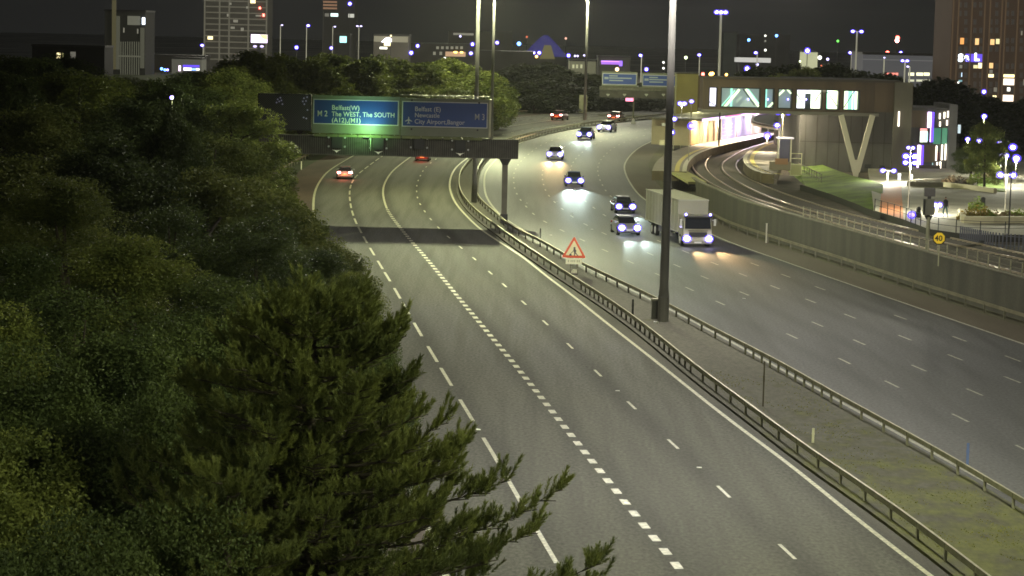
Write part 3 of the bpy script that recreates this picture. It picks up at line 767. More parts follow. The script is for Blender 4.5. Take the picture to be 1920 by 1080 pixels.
# ================================================================ FAR SIGN GANTRY
FY = 505.0
fg = thing("sign_gantry", "distant sign gantry with two blue signs beyond the road bend", "sign gantry", (0, FY, 0))
def fbox(name, x0, x1, yt, yb, y, m, par, th=.3, Y=FY):
    xm = (x0 + x1) / 2
    a, b = W(x0, yb, Y), W(x1, yb, Y)
    return MB().box(a.x, b.x, y - th, y, W(xm, yb, Y).z, W(xm, yt, Y).z).build(name, m, par)
fbox("beam", 1124, 1275, 163, 170, .8, M_BEAMR, fg, 1.2)
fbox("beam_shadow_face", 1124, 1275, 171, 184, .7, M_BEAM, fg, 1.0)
fbox("leg", 1085, 1100, 178, 222, .6, mat("gantry_block", (.26, .25, .17), .8, var=.2, vscale=1), fg, 1.2)
for (x0, x1, yt, yb, lab, lines) in ((1128, 1194, 134, 162, "distant left hand blue sign on the far gantry", 3), (1203, 1272, 137, 165, "distant right hand blue sign on the far gantry", 3)):
    sg = thing("motorway_sign", lab, "road sign", (0, FY - .6, 0))
    fbox("backing_panel", x0, x1, yt, yb, 0, mat("far_backing", (.17, .18, .13), .7), sg, .2)
    fbox("white_border", x0 + 1, x1 - 1, yt + 3.5, yb - 3, -.22, M_SWHITE2, sg, .05)
    fbox("blue_face", x0 + 2.2, x1 - 2.2, yt + 4.8, yb - 4.3, -.28, mat("far_blue", (.02, .06, .30), .5), sg, .05)
    tm = MB()
    for i, (a, b, c) in enumerate(((14, 30, 8.0), (14, 56, 12.0), (14, 40, 16.5))):
        xa = x0 + a; yy = yt + c
        q = W(xa, yy, FY); q2 = W(x0 + b, yy, FY); tm.box(q.x, q2.x, -.35, -.34, q.z - .12, q.z + .14)
    q = W(x0 + 5, yt + 12.5, FY); tm.box(q.x, q.x + .9, -.35, -.34, q.z - .2, q.z + .3)
    tm.build("lettering", mat("far_letter", (.30, .36, .42), .6), sg)
for x in (1140, 1171, 1212, 1244):
    q = W(x, 177, FY - .5); o = MB().box(-.35, .35, -.1, .1, -.12, .12).prism([(-.3, -.12), (.3, -.12), (0, -.45)], -.1, .1).build("lane_arrow", mat("far_arrow", (.4, .4, .36), .5), None); o.location = q
    tag(o, "tiny pale arrow marker on the far gantry beam", "lane arrow", "pale lane arrows on the far gantry")

# ================================================================ ROADWORKS SIGN
p = G(1075, 514, .12)
rs = thing("roadworks_sign", "red bordered triangular roadworks warning sign in the median", "road sign", p, rz=math.radians(-3))
k = p.y / FPX
h0 = 31 * k   # bottom edge of triangle above base
wd, ht = 23.0 * k, 41 * k
def tri(s, dz=0): return [(-wd * s, h0 + (1 - s) * ht * .36 + dz), (wd * s, h0 + (1 - s) * ht * .36 + dz), (0, h0 + (1 - s) * ht * .36 + ht * s + dz)]
def rtri(s, r=.12):
    t = tri(s); out = []
    for i in range(3):
        p0 = Vector(t[i]); a = Vector(t[i - 1]) - p0; b = Vector(t[(i + 1) % 3]) - p0
        a = p0 + a.normalized() * r; b = p0 + b.normalized() * r
        out += [tuple(a), tuple((a + b + p0 * 1.2) / 3.2), tuple(b)]
    return out
MB().prism(rtri(1.0), 0, .03).build("red_border", mat("sign_red", (.75, .12, .05), .5), rs)
MB().prism(rtri(.70, .06), -.006, 0).build("white_face", mat("sign_cream", (.88, .82, .48), .5), rs)
u = k * .9
man = MB()
man.tube([(1.0 * u, -.012, h0 + 20.5 * u), (1.0 * u, -.006, h0 + 20.5 * u)], 2.3 * u, 10)
man.prism([(-1.5 * u, h0 + 18 * u), (3 * u, h0 + 18.5 * u), (5 * u, h0 + 15 * u), (4 * u, h0 + 11 * u), (9.5 * u, h0 + 4.5 * u), (8 * u, h0 + 4 * u), (3 * u, h0 + 9 * u), (2.0 * u, h0 + 4.2 * u), (0 * u, h0 + 4.2 * u), (.6 * u, h0 + 10 * u), (-.5 * u, h0 + 13 * u)], -.012, -.006)
man.bar((-1 * u, -.009, h0 + 15 * u), (-7 * u, -.009, h0 + 8 * u), 1.1 * u, .006, upv=(0, 1, 0))
man.prism([(-10 * u, h0 + 4.2 * u), (-4.2 * u, h0 + 4.2 * u), (-5 * u, h0 + 7 * u), (-7 * u, h0 + 8.8 * u), (-9 * u, h0 + 7.4 * u)], -.012, -.006)
man.build("digging_man_symbol", mat("sign_grey", (.11, .10, .10), .6), rs)
MB().box(-15 * k, 15.5 * k, 0, .03, 19 * k, 30 * k).build("distance_plate", mat("plate_cream", (.86, .86, .60), .5), rs)
for a_, b_ in ((-11, -8.5), (-6, -3.8), (-2.6, -.4), (1, 3), (5.5, 8), (9.2, 11.5)): MB().box(a_ * k, b_ * k, -.006, 0, 22.5 * k, 27 * k).build("worn_character", mat("plate_letter", (.50, .50, .30), .6), rs)
MB().bar((-6 * k, .06, 0), (-6 * k, .06, h0 + 12 * k), .06).bar((8 * k, .06, 0), (8 * k, .06, h0 + 8 * k), .06).bar((-6 * k, .06, h0 * .4), (8 * k, .06, h0 * .4), .04).build("frame_posts", M_GALVD, rs)
MB().box(-8 * k, 8 * k, -.2, .5, 0, .06).build("foot", M_DARK, rs)
o = MB().box(-.22, .22, -.14, .14, 0, .2).box(-.15, .2, -.1, .1, .2, .3).build("sandbag", mat("sandbag", (.62, .62, .42), .8)); o.location = G(1077, 512, .12) + Vector((0, -.5, 0)); tag(o, "pale sandbag at the foot of the roadworks sign", "sandbag")
# ================================================================ VEHICLES
def ring(y, z0, z1, hw, top=.78, r=.12):
    return [(-hw, y, z0 + r), (-hw * .97, y, z0), (hw * .97, y, z0), (hw, y, z0 + r), (hw, y, (z0 + z1) / 2 + .05), (hw * top, y, z1), (-hw * top, y, z1), (-hw, y, (z0 + z1) / 2 + .05)]
def wheel(name_parent, x, y, r=.33, w=.22):
    t = MB().tube([(x - w / 2, y, r), (x + w / 2, y, r)], r, 14).build("wheel", M_RUBBER, name_parent)
    s = 1 if x > 0 else -1
    MB().tube([(x + s * w / 2, y, r), (x + s * (w / 2 + .015), y, r)], r * .6, 12).build("rim", mat("rim", (.35, .35, .36), .4, .6), t)
def car(name, label, x, y, heading, paint, front_on=False, rear_on=False, sc=1.0, tall=0.0, beam=(1.0, .95, .85), glow=None, tail=(1, 1), pw=1.0):
    """y axis of the car points forward; heading is the world angle of travel measured from +Y towards +X"""
    c = thing(name, label, "car", (x, y, .012), -heading); c.scale = (sc,) * 3
    t = tall
    body = MB().loft([ring(-2.15, .38, .72, .76), ring(-2.02, .26, .93 + t * .4, .84), ring(-1.45, .2, .97 + t * .5, .89), ring(.7, .2, .97 + t * .4, .89), ring(1.35, .2, .93 + t * .3, .88), ring(1.95, .24, .80 + t * .3, .83), ring(2.15, .32, .62 + t * .2, .74)])
    body.build("body", paint, c, smooth=False)
    cz = .94 + t * .45
    MB().loft([ring(-1.85 + t * .2, cz, cz + .04, .72, .9, .01), ring(-1.25 - t * .3, cz, 1.38 + t, .66, .88, .03), ring(.15, cz, 1.44 + t, .66, .88, .03), ring(.45, cz, 1.36 + t, .66, .88, .03), ring(1.15, cz - .03, cz + .01, .70, .9, .01)]).build("windows", M_GLASSD, c)
    MB().loft([[(-.56, -1.22 - t * .3, 1.39 + t), (.56, -1.22 - t * .3, 1.39 + t), (.56, -1.22 - t * .3, 1.42 + t), (-.56, -1.22 - t * .3, 1.42 + t)], [(-.57, .15, 1.445 + t), (.57, .15, 1.445 + t), (.57, .15, 1.475 + t), (-.57, .15, 1.475 + t)], [(-.55, .42, 1.38 + t), (.55, .42, 1.38 + t), (.55, .42, 1.41 + t), (-.55, .42, 1.41 + t)]]).build("roof", paint, c)
    for sx in (-.9, .9):
        MB().box(sx - .09, sx + .09, .62, .78, .96, 1.08).build("mirror", paint, c)
        for wy in (-1.35, 1.38): wheel(c, sx * .9, wy)
    MB().box(-.5, .5, 2.12, 2.17, .36, .52).build("grille", M_BLACK, c)
    MB().box(-.26, .26, 2.168, 2.18, .42, .53).build("number_plate", mat("plate_white", (.7, .7, .66), .5), c)
    MB().box(-.26, .26, -2.17, -2.155, .52, .63).build("number_plate", mat("plate_yellow", (.65, .5, .12), .5), c)
    hm = (glow or M_HEAD) if front_on else mat("headlamp_off", (.6, .6, .62), .2)
    for sx in (-.62, .62):
        if not front_on: MB().ball((sx, 2.09, .66 + t * .2), .16, 8, 6, .8).build("headlight", hm, c); continue
        h_ = MB().ball((sx, 2.12, .66 + t * .2), .36, 12, 8, .85).build("headlight", M_HALO, c)  # outer shell added for the violet halo around the lamp
        MB().ball((sx, 2.16, .66 + t * .2), .25, 10, 8, .85).build("bulb", M_CORE, h_)
    for i, sx in enumerate((-.66, .66)):
        on = rear_on and tail[i]
        MB().box(sx - .17, sx + .17, -2.16, -2.05, .74, .90).build("tail_light", (M_TAILH if tail[i] > 1 else M_TAIL) if on else mat("tail_off", (.25, .01, .01), .3), c)
    if front_on:
        for sx in (-.62, .62):
            light('SPOT', "headlight_beam", (sx, 2.6, .66), 2700 * pw, beam, .07, (sx * 1.15, 22, -.1), 20, 1.0, parent=c)
    if rear_on:
        light('POINT', "tail_light_glow", (0, -2.7, .8), 45, (1, .12, .08), .1, parent=c)
    return c
def tang(A, p):                       # direction of the line away from the camera, near a point
    d = np.linalg.norm(A - np.array([p[0], p[1]]), axis=1); i = int(d.argmin()); i = min(max(i, 2), len(A) - 3)
    v = A[i + 2] - A[i - 2]; return math.atan2(v[0], v[1])
P_SILVER = mat("paint_silver", (.42, .43, .44), .3, .6)
P_WHITE = mat("paint_white", (.62, .62, .6), .3)
P_BLACK = mat("paint_black", (.03, .03, .035), .3, .2)
P_DBLUE = mat("paint_dark_blue", (.04, .06, .16), .3, .3)
P_RED = mat("paint_dark_red", (.12, .03, .03), .3, .3)
P_GREY = mat("paint_grey", (.16, .16, .17), .3, .4)
WARM = (1.0, .62, .28); COOL = (.78, 1.0, .95)
def place(px, py, A, oncoming=True):
    p = G(px, py); h = tang(A, p); return p.x, p.y, (h + PI if oncoming else h)
def carp(name, label, px, py, A, paint, onc=True, lead=0, **k):
    x, y, h = place(px, py, A, onc); L = 2.1 * k.get('sc', 1.0)
    # photo point is the near end of the car on the ground
    if onc: x += -math.sin(h) * L; y += -math.cos(h) * L
    else: x += math.sin(h) * L; y += math.cos(h) * L
    return car(name, label, x, y, h, paint, **k)
carp("silver_car", "silver car with glowing tail lights on the left lane past the gantry", 646, 337, LA, P_SILVER, False, rear_on=True, tail=(2, 2))
carp("dark_car", "dark car with one lit tail light partly hidden by gantry beam", 791, 303, LC_, P_RED, False, rear_on=True, tail=(0, 2))
carp("distant_red_lit_car", "distant car with red tail lights beyond the median at the bend, left one", 1043, 226, LC_, P_RED, False, rear_on=True, tail=(2, 2), sc=1.35)
carp("distant_red_lit_car", "distant car with red tail lights farthest along the bend, right one", 1150, 228, LC_, P_BLACK, False, rear_on=True, tail=(2, 2), sc=1.35)
R23 = (RLN[2]); R1_ = RLN[1]; R3_ = RLN[3]; R4_ = RLN[4]
carp("white_car", "white oncoming car with warm reflections below, second lane of opposite carriageway", 1040, 300, RE, P_WHITE, front_on=True, sc=1.2, beam=WARM, pw=1.6)
carp("dark_blue_car", "dark blue oncoming car with bright white pools of light before it", 1077, 351, RE, P_DBLUE, front_on=True, sc=1.12, beam=COOL, pw=1.7)
carp("blue_car", "blue oncoming car with cool white light pool, far up the bend", 1095, 262, RE, P_DBLUE, front_on=True, sc=1.35, beam=COOL, pw=1.5)
carp("pale_car", "pale oncoming car farthest away at the bend, warm light beneath", 1132, 248, RE, P_WHITE, front_on=True, sc=1.35, beam=WARM, pw=1.2)
carp("black_car", "black oncoming car just left of the lorry box, behind a silver car", 1173, 401, RF, P_BLACK, front_on=True, sc=1.05, beam=COOL, pw=.7)
carp("pale_blue_car", "silver oncoming car beside the lorry, nearer the median", 1180, 443, RF, P_SILVER, front_on=True, sc=1.08, beam=COOL, pw=1.3)

# box lorry
lx, ly, lh = place(1308, 464, RF, True)
lor = thing("box_lorry", "cream box lorry with lit headlights partly hidden by the nearest mast", "lorry", (lx, ly, .012), -math.atan2(2.1, -13.2) + 0)
M_CREAM = mat("lorry_cream", (.36, .35, .24), .5, var=.12, vscale=.5)
M_BOX = mat("lorry_box", (.33, .325, .24), .55, var=.12, vscale=.4, stretch=(1, 1, .3))
BH = 3.72
bx = MB().box(-1.27, 1.27, -14.4, -1.95, 1.12, BH); bx.build("box_body", M_BOX, lor)
tr = MB()
for sx in (-1.28, 1.28):
    tr.box(sx - .03, sx + .03, -14.43, -1.92, BH - .06, BH + .03).box(sx - .03, sx + .03, -14.43, -1.92, 1.06, 1.14)
    for yy in np.arange(-14.2, -2, 1.22): tr.box(sx - .015, sx + .015, yy, yy + .04, 1.14, BH - .06)
tr.box(-1.3, 1.3, -1.96, -1.90, BH - .06, BH + .03)
tr.build("trim_rails", mat("lorry_trim", (.42, .42, .33), .45), lor)
MB().loft([[(-1.2, -1.85, .55), (1.2, -1.85, .55), (1.2, -1.85, 2.55), (-1.2, -1.85, 2.55)], [(-1.2, -.6, .5), (1.2, -.6, .5), (1.18, -.6, 2.58), (-1.18, -.6, 2.58)], [(-1.19, -.05, .45), (1.19, -.05, .45), (1.12, -.32, 2.5), (-1.12, -.32, 2.5)]]).build("cab", M_CREAM, lor)
MB().loft([[(-1.08, -.03, 1.52), (1.08, -.03, 1.52), (1.08, -.12, 1.52), (-1.08, -.12, 1.52)], [(-1.04, -.26, 2.36), (1.04, -.26, 2.36), (1.04, -.36, 2.36), (-1.04, -.36, 2.36)]]).build("windscreen", M_GLASSD, lor)
MB().box(-1.15, 1.15, -.16, -.02, 2.38, 2.52).build("sun_visor", M_BLACK, lor)
for s in (-1, 1):
    MB().box(s * 1.205 - .01, s * 1.205 + .01, -1.5, -.5, 1.5, 2.25).build("side_window", M_GLASSD, lor)
    m_ = MB().box(s * 1.42 - .09, s * 1.42 + .09, -.22, -.12, 1.75, 2.3).bar((s * 1.18, -.25, 2.2), (s * 1.42, -.17, 2.2), .04); m_.build("mirror", mat("mirror_pale", (.5, .5, .45), .4), lor)
    h_ = MB().ball((s * .92, .0, .70), .40, 12, 8, .85).build("headlight", M_HALO, lor); MB().ball((s * .92, .04, .70), .27, 10, 8, .85).build("bulb", M_CORE, h_)  # violet halo shell added around each lorry lamp
    MB().ball((s * 1.02, -.12, 2.66), .10, 8, 6).build("marker_lamp", M_LED, lor)
    light('SPOT', "headlight_beam", (s * .92, .46, .7), 6500, WARM, .08, (s * 1.0, 20, -.1), 22, 1.0, parent=lor)
    for wy in (-1.2, -10.6, -11.9):
        t = MB().tube([(s * 1.22, wy, .5), (s * .92, wy, .5)], .5, 16).build("wheel", M_RUBBER, lor)
        MB().tube([(s * 1.235, wy, .5), (s * 1.2, wy, .5)], .3, 12).build("rim", mat("rim_white", (.5, .5, .48), .4), t)
    MB().box(s * 1.1 - .08, s * 1.1 + .08, -9.6, -4.6, .5, 1.0).build("side_guard", mat("guard_grey", (.14, .14, .13), .6), lor)
MB().box(-.75, .75, -.045, .005, .85, 1.22).build("grille", M_BLACK, lor)
MB().box(-.8, .8, -.045, .0, 1.33, 1.37).build("front_bar", M_BLACK, lor)
MB().box(-1.18, 1.18, -.15, .06, .28, .52).build("bumper", mat("bumper_grey", (.22, .215, .16), .6), lor)
MB().box(-.3, .3, .062, .075, .34, .46).build("number_plate", mat("plate_white", (.7, .7, .66), .5), lor)
MB().tube([(-1.0, -3.8, .75), (-1.0, -2.6, .75)], .32, 12).build("fuel_tank", mat("tank_white", (.55, .55, .5), .35, .5), lor)
MB().box(-1.0, 1.0, -14.2, -1.0, .85, 1.06).build("chassis", M_BLACK, lor)
MB().ball((-1.29, -4.2, 2.9), .09, 8, 6).build("marker_lamp", M_LED, lor)
MB().ball((-1.29, -2.6, 1.4), .09, 8, 6).build("marker_lamp", M_LED, lor)
# ================================================================ RAILWAY AND STATION
ZR, ZP, ZF = 2.0, 2.5, 3.0       # rail bed, plaza, platform level
bed = [tuple(p) for p in off(WL, .30)][::4]
M_BAL = mat("ballast", (.085, .07, .05), .95, col2=(.05, .042, .03), vscale=.8, bump=.8, bscale=8, speck=.4)
far_side = [(60, 520), (200, 420), (200, 40)]
bb_ = MB(); bb_.slab(bed + far_side, ZR - .3, ZR); bb_.build("railway_bed", M_BAL)['kind'] = 'structure'
M_RAIL = mat("rail_steel", (.48, .40, .30), .35, .7)
M_RAILD = mat("rail_rust", (.14, .10, .07), .6, .3)
def prail(pts, z): return px_line(pts, z)
RA = [(1345, 372 - 22), (1325, 338), (1300, 315), (1298, 307), (1304, 297), (1317, 288), (1346, 280), (1398, 267.5), (1440, 258)]
trackdefs = [("left", [(1750, 478), (1600, 437), (1475, 397), (1400, 372), (1356, 355), (1325, 338), (1303, 320), (1298, 307), (1304, 297), (1317, 288), (1346, 280), (1398, 267.5), (1440, 259)]),
             ("r", [(1775, 475), (1620, 434), (1475, 390), (1421, 374), (1377, 355), (1344, 335), (1325, 317.5), (1323, 305), (1327, 297), (1337, 288), (1365, 278), (1398, 269.6), (1440, 262)]),
             ("l2", [(1800, 460), (1650, 428), (1492, 386), (1429, 363), (1387.5, 342.5), (1358, 322), (1354, 309), (1358, 301), (1373, 292.5), (1396, 280), (1440, 266)]),
             ("r2", [(1830, 455), (1680, 422), (1565, 392.5), (1492, 369.6), (1421, 342.5), (1390, 326), (1379, 309), (1381, 303), (1392, 294.6), (1410, 283), (1445, 270)])]
tks = []
for nm, pts in trackdefs: tks.append(dens(near_ext(px_line(pts, ZR + .15), 60), 2.0, 3))
def rails_of(A, w):
    out = MB(); P = resamp(A, 2.0); N = normals(P)
    for p, n_ in zip(P, N):
        for (a, z) in ((-w, ZR), (-w * .8, ZR + .16), (w * .8, ZR + .16), (w, ZR)): out.v.append((p[0] + n_[0] * a, p[1] + n_[1] * a, z))
    for i in range(len(P) - 1):
        for j in range(3): out.f.append((4 * i + j, 4 * i + j + 1, 4 * i + 4 + j + 1, 4 * i + 4 + j))
    return out
for i, lab in enumerate(("railway track nearest the motorway, curving into the station", "second railway track, curving along the inner platform")):
    r = thing("railway_track", lab, "railway track")
    a, b = tks[2 * i], tks[2 * i + 1]
    rails_of(a, .06).build("rail", M_RAIL, r); rails_of(b, .06).build("rail", M_RAIL, r)
    n_ = int(arclen(a)[-1] / .9); A2, B2_ = resampn(a, n_), resampn(b, n_); sl_ = MB()
    for p, q in zip(A2, B2_):
        d = (q - p) * .28; L_ = np.linalg.norm(q - p)
        if L_ < .5: continue
        d = (q - p) / L_ * .45
        sl_.bar((p[0] - d[0], p[1] - d[1], ZR + .03), (q[0] + d[0], q[1] + d[1], ZR + .03), .24, .07)
    sl_.build("sleepers", mat("sleeper", (.12, .11, .09), .9), r)
M_PLAT = mat("platform_surface", (.30, .27, .22), .8, var=.2, vscale=.5)
M_YEL = mat("platform_edge_yellow", (.62, .52, .16), .7)
M_EDGE = mat("platform_edge_white", (.6, .57, .45), .7)
M_PW = mat("platform_wall", (.17, .14, .09), .9, var=.3, vscale=.7)
# platform one (outer)
E1 = dens(px_line([(1287, 322), (1289, 308), (1297, 297), (1312, 287), (1336, 278), (1370, 269), (1404, 262), (1440, 254), (1475, 248)], ZF), 2.0, 2)
pl1 = thing("platform", "outer curved station platform with yellow edge line and lit building", "platform")
I1 = off(E1, -3.6)
def plat(E, I, par, zt_=ZF, side=-1):
    n_ = max(len(E), len(I)); E_, I_ = resampn(E, n_), resampn(I, n_)
    poly = [tuple(p) for p in E_] + [tuple(p) for p in I_[::-1]]
    MB().slab(poly, ZR, zt_).build("platform_slab", M_PW, par)
    ribbon(E_, I_, zt_ + .006, "paving", M_PLAT, kind=None).parent = par
    ribbon(off(E_, side * -.02), off(E_, side * .45), zt_ + .012, "edge_stones", M_EDGE, kind=None).parent = par
    ribbon(off(E_, side * .75), off(E_, side * 1.25), zt_ + .013, "yellow_line", M_YEL, kind=None).parent = par
plat(E1, I1, pl1)
# platform two (inner)
E2 = dens(px_line([(1452, 327), (1432, 326), (1412, 320), (1398, 309), (1393, 299), (1398, 288), (1412, 277), (1434, 268), (1470, 259)], ZF), 2.0, 2)
I2 = dens(px_line([(1456, 326), (1458, 322), (1462, 315), (1464, 308), (1466, 300), (1468, 292), (1471, 284), (1476, 276), (1484, 268)], ZF), 2.0, 2)
pl2 = thing("platform", "inner station platform with curved yellow edge beside waiting shelter", "platform")
plat(E2, I2, pl2, side=1)
# ramp end of platform one
g0 = G(1290, 322, ZF)
rm = thing("platform_ramp", "pale sloping platform end ramp on dark legs beside the track", "ramp", (g0.x, g0.y, ZR))
ga, gb = G(1287, 320, ZF) - g0, G(1325, 340, 2.55) - g0
ga.z = ZF - ZR; gb.z = .5
rr_ = MB(); nn = Vector((-1.9, -.5, 0))
for a in (ga, gb): rr_.v += [tuple(a), tuple(a + nn), tuple(a + nn - Vector((0, 0, .25))), tuple(a - Vector((0, 0, .25)))]
rr_.f += [(0, 1, 5, 4), (1, 2, 6, 5), (2, 3, 7, 6), (3, 0, 4, 7), (0, 3, 2, 1), (4, 5, 6, 7)]
rr_.build("ramp_deck", mat("ramp_yellow", (.42, .40, .18), .8, var=.2, vscale=1), rm)
for t in (.1, .45, .95):
    q = ga.lerp(gb, t); MB().box(q.x - 1.7, q.x - .1, q.y - .3, q.y, 0, max(.1, q.z - .25)).build("leg", M_DARK, rm)

# platform building (lit)
b0, b1 = G(1291, 273, ZF), G(1428, 249.5, ZF)
dv = (b1 - b0); L_ = dv.length; ang = math.atan2(dv.y, dv.x)
pb = thing("platform_building", "low brightly lit platform building with cream panels and doors", "building", (b0.x, b0.y, ZF), ang)
HB = 3.35
MB().box(0, L_, .05, 5, 0, HB).build("wall", mat("lit_wall", (.55, .48, .32), .7, var=.1, vscale=.5), pb)
def fx(x): return (x - 1291) / (1428 - 1291) * L_
segs = [(1291, 1308, "panel", mat("panel_orange", (.55, .34, .16), .6)), (1326, 1329, "door", mat("door_brown", (.16, .11, .07), .6)), (1338, 1341, "door", mat("door_brown", (.16, .11, .07), .6)),
        (1345, 1352, "doorway", mat("doorway_black", (.03, .025, .02), .8)), (1352, 1378, "window", mat("glass_violet", (.22, .20, .32), .3, emit=(.55, .48, .9), estr=.35)),
        (1382, 1407, "panel", mat("panel_grey", (.30, .28, .34), .6)), (1409, 1424, "panel", mat("panel_cream", (.55, .48, .33), .6))]
def ftx(x):     # photo column -> distance along the wall
    lo, hi = 0.0, L_
    for _ in range(30):
        mid = (lo + hi) / 2; w = b0 + dv * (mid / L_) + Vector((0, 0, 1.5)) - Vector((0, 0, CAMH)) 
        dd = w; px_ = 960 + FPX * dd.dot(rt) / dd.dot(fw)
        if px_ < x: lo = mid
        else: hi = mid
    return lo
for a, b, nm, mm in segs: MB().box(ftx(a), ftx(b), -.03, .045, .08, HB - .5).build(nm, mm, pb)
fr_m = MB()
for x in (1313, 1319, 1333, 1345, 1352, 1364, 1378, 1382, 1408): MB().box(ftx(x) - .07, ftx(x) + .07, -.08, -.035, 0, HB - .4).build("mullion", mat("mullion_pale", (.6, .55, .5), .5), pb)
sh = MB()
for x in (1354, 1367):
    for z in (.5, 1.0, 1.5, 2.0): sh.box(ftx(x), ftx(x + 7), -.06, -.035, z, z + .12)
sh.build("shelves", mat("shelf_white", (.7, .7, .75), .5), pb)
cn = thing("platform_canopy", "long platform canopy with glowing violet pink light strip along its edge", "canopy", (b0.x, b0.y, ZF + HB + .05), ang)
MB().box(-4, L_ + 6, -2.6, 4.5, 0, .25).build("roof", M_GALVD, cn)
MB().box(-4, L_ + 6, -2.66, -2.61, -.02, .27).build("fascia", mat("fascia_violet", (.5, .4, .6), .5, emit=(.72, .42, 1.0), estr=1.6), cn)
MB().box(ftx(1322), ftx(1352), -2.70, -2.665, .12, .27).build("pink_sign", mat("pink_sign", (.5, .1, .2), .5, emit=(.9, .18, .4), estr=.8), cn)
for i in range(7):
    xx = L_ * (i + .5) / 7
    MB().box(xx - 1.6, xx + 1.6, -1.3, -1.1, -.09, -.01).build("strip_light", mat("strip_warm", (1, 1, 1), emit=(1.0, .82, .75), estr=4), cn)
    light('AREA', "canopy_light", (xx, -1.2, -.15), 520, (1.0, .78, .52) if i < 3 else (.85, .72, 1.0), 1.6, None, parent=cn)
# inner platform canopy: dark curved roof with pale rim
def cz(px, py, z): g = G(px, py, z); return (g.x, g.y)
ic = thing("curved_canopy", "dark curved canopy with pale rim over the inner platform", "canopy")
rim = [cz(x, y, 6.0) for x, y in ((1492, 218), (1460, 216), (1428, 217), (1411, 223), (1409, 230), (1425, 235), (1455, 240), (1486, 243))]
R_ = dens([rim[0], rim[1], rim[2], rim[3], rim[4], rim[5], rim[6], rim[7]], 1.5, 1)
MB().slab([tuple(p) for p in R_], 6.0, 6.25).build("roof", mat("canopy_dark", (.06, .06, .06), .7), ic)
ribbon(off(R_, .0), off(R_, -.35), 6.27, "rim_top", mat("canopy_rim", (.34, .33, .30), .5), kind=None).parent = ic
rmb = MB()
for p, q in zip(R_[:-1], R_[1:]): rmb.quad((p[0], p[1], 5.75), (q[0], q[1], 5.75), (q[0], q[1], 6.28), (p[0], p[1], 6.28))
rmb.build("rim", mat("canopy_rim", (.34, .33, .30), .5), ic)
for (x, y) in ((1440, 262), (1470, 262)):
    g = G(x, y, ZF); MB().tube([(g.x, g.y, ZF), (g.x, g.y, 6.0)], .12, 8).build("column", M_POLEL, ic)

# ---- footbridge box and concrete hall
BY = 258.0
def bxz(x, y, Y=BY): w = W(x, y, Y); return w.x, w.z
fb = thing("covered_footbridge", "brown clad covered footbridge with row of lit green white windows", "footbridge", (0, BY, 0))
x0 = bxz(1318, 180)[0]; x1 = bxz(1640, 180)[0]; zt_ = bxz(1480, 151)[1]; zb_ = bxz(1480, 208.5)[1]
M_BROWN = mat("brown_cladding", (.105, .075, .052), .8, col2=(.07, .05, .038), vscale=.5, stretch=(1, 1, .1))
wt_, wb_ = bxz(1480, 166)[1], bxz(1480, 204.5)[1]
MB().box(x0, x1, 0, 5, zb_, wb_).box(x0, x1, 0, 5, wt_, zt_).box(x0, x1, 2.6, 5, wb_, wt_).build("cladding", M_BROWN, fb)
MB().box(x0 - .1, x1 + .5, -.35, 5.1, zb_ - .35, zb_ - .003).build("bottom_beam", mat("bridge_beam", (.15, .14, .12), .7), fb)
MB().box(x0 - .1, x1 + 3.0, -.2, 5.2, zt_ + .003, zt_ + .25).build("roof_edge", mat("roof_edge", (.06, .05, .045), .8), fb)
wins = [(1328.5, 1345), (1351, 1426), (1433, 1452), (1458, 1486), (1492, 1542), (1548, 1574.5), (1580.5, 1612.5)]
M_IN1 = mat("interior_white", (.7, .7, .75), emit=(.86, .84, 1.0), estr=.95)
M_IN2 = mat("interior_grey", (.3, .34, .33), emit=(.13, .17, .155), estr=.75)
M_IN3 = mat("interior_mint", (.4, .8, .6), emit=(.30, .75, .55), estr=.8)
M_IN4 = mat("interior_lime", (.8, .9, .6), emit=(.85, 1.0, .66), estr=.9)
M_BRW = mat("brace_lit", (.8, .9, .6), emit=(.80, 1.0, .62), estr=.9)
M_BRD = mat("brace_dark", (.05, .06, .06), .6)
prev = x0; pil = MB()
for k_, (a, b) in enumerate(wins):
    A_, B_ = bxz(a, 185)[0], bxz(b, 185)[0]
    MB().box(prev, A_, 0, 2.6, wb_, wt_).build("pier", M_BROWN, fb); prev = B_
    wd_ = MB().box(A_, B_, 2.0, 2.05, wb_ + .02, wt_ - .02).build("window", (M_IN1, M_IN2, M_IN2, M_IN2, M_IN1, M_IN4, M_IN4)[k_], fb)
    fm_ = MB(); t_ = .13
    fm_.box(A_, B_, -.04, .04, wb_, wb_ + t_).box(A_, B_, -.04, .04, wt_ - t_, wt_).box(A_, A_ + t_, -.04, .04, wb_ + t_, wt_ - t_).box(B_ - t_, B_, -.04, .04, wb_ + t_, wt_ - t_)
    fm_.build("window_frame", M_BLACK, wd_)
MB().box(prev, x1, 0, 2.6, wb_, wt_).build("pier", M_BROWN, fb)
def brace(p, q, m_, w=.16, y=.9):
    A_ = bxz(*p); B_ = bxz(*q); MB().bar((A_[0], y, A_[1]), (B_[0], y, B_[1]), w, .1, upv=(0, 1, 0)).build("brace", m_, fb)
brace((1359, 202), (1388, 168), M_BRW, .26); brace((1400, 167), (1424, 200), M_BRW, .24); brace((1394, 167), (1416, 198), M_BRD, .10, .7)
brace((1353, 201), (1380, 170), M_IN3, .12, 1.2); brace((1404, 167), (1425, 195), M_IN3, .14, 1.2)
brace((1441, 203), (1451, 193), M_BRW, .2); brace((1459, 181), (1472, 169), M_BRW, .22); brace((1478, 168), (1485, 176), M_BRW, .18)
brace((1493, 185), (1507, 203), M_BRW, .28); brace((1493, 170), (1508, 190), M_BRW, .14); brace((1495, 176), (1508, 196), M_BRD, .08, .7)
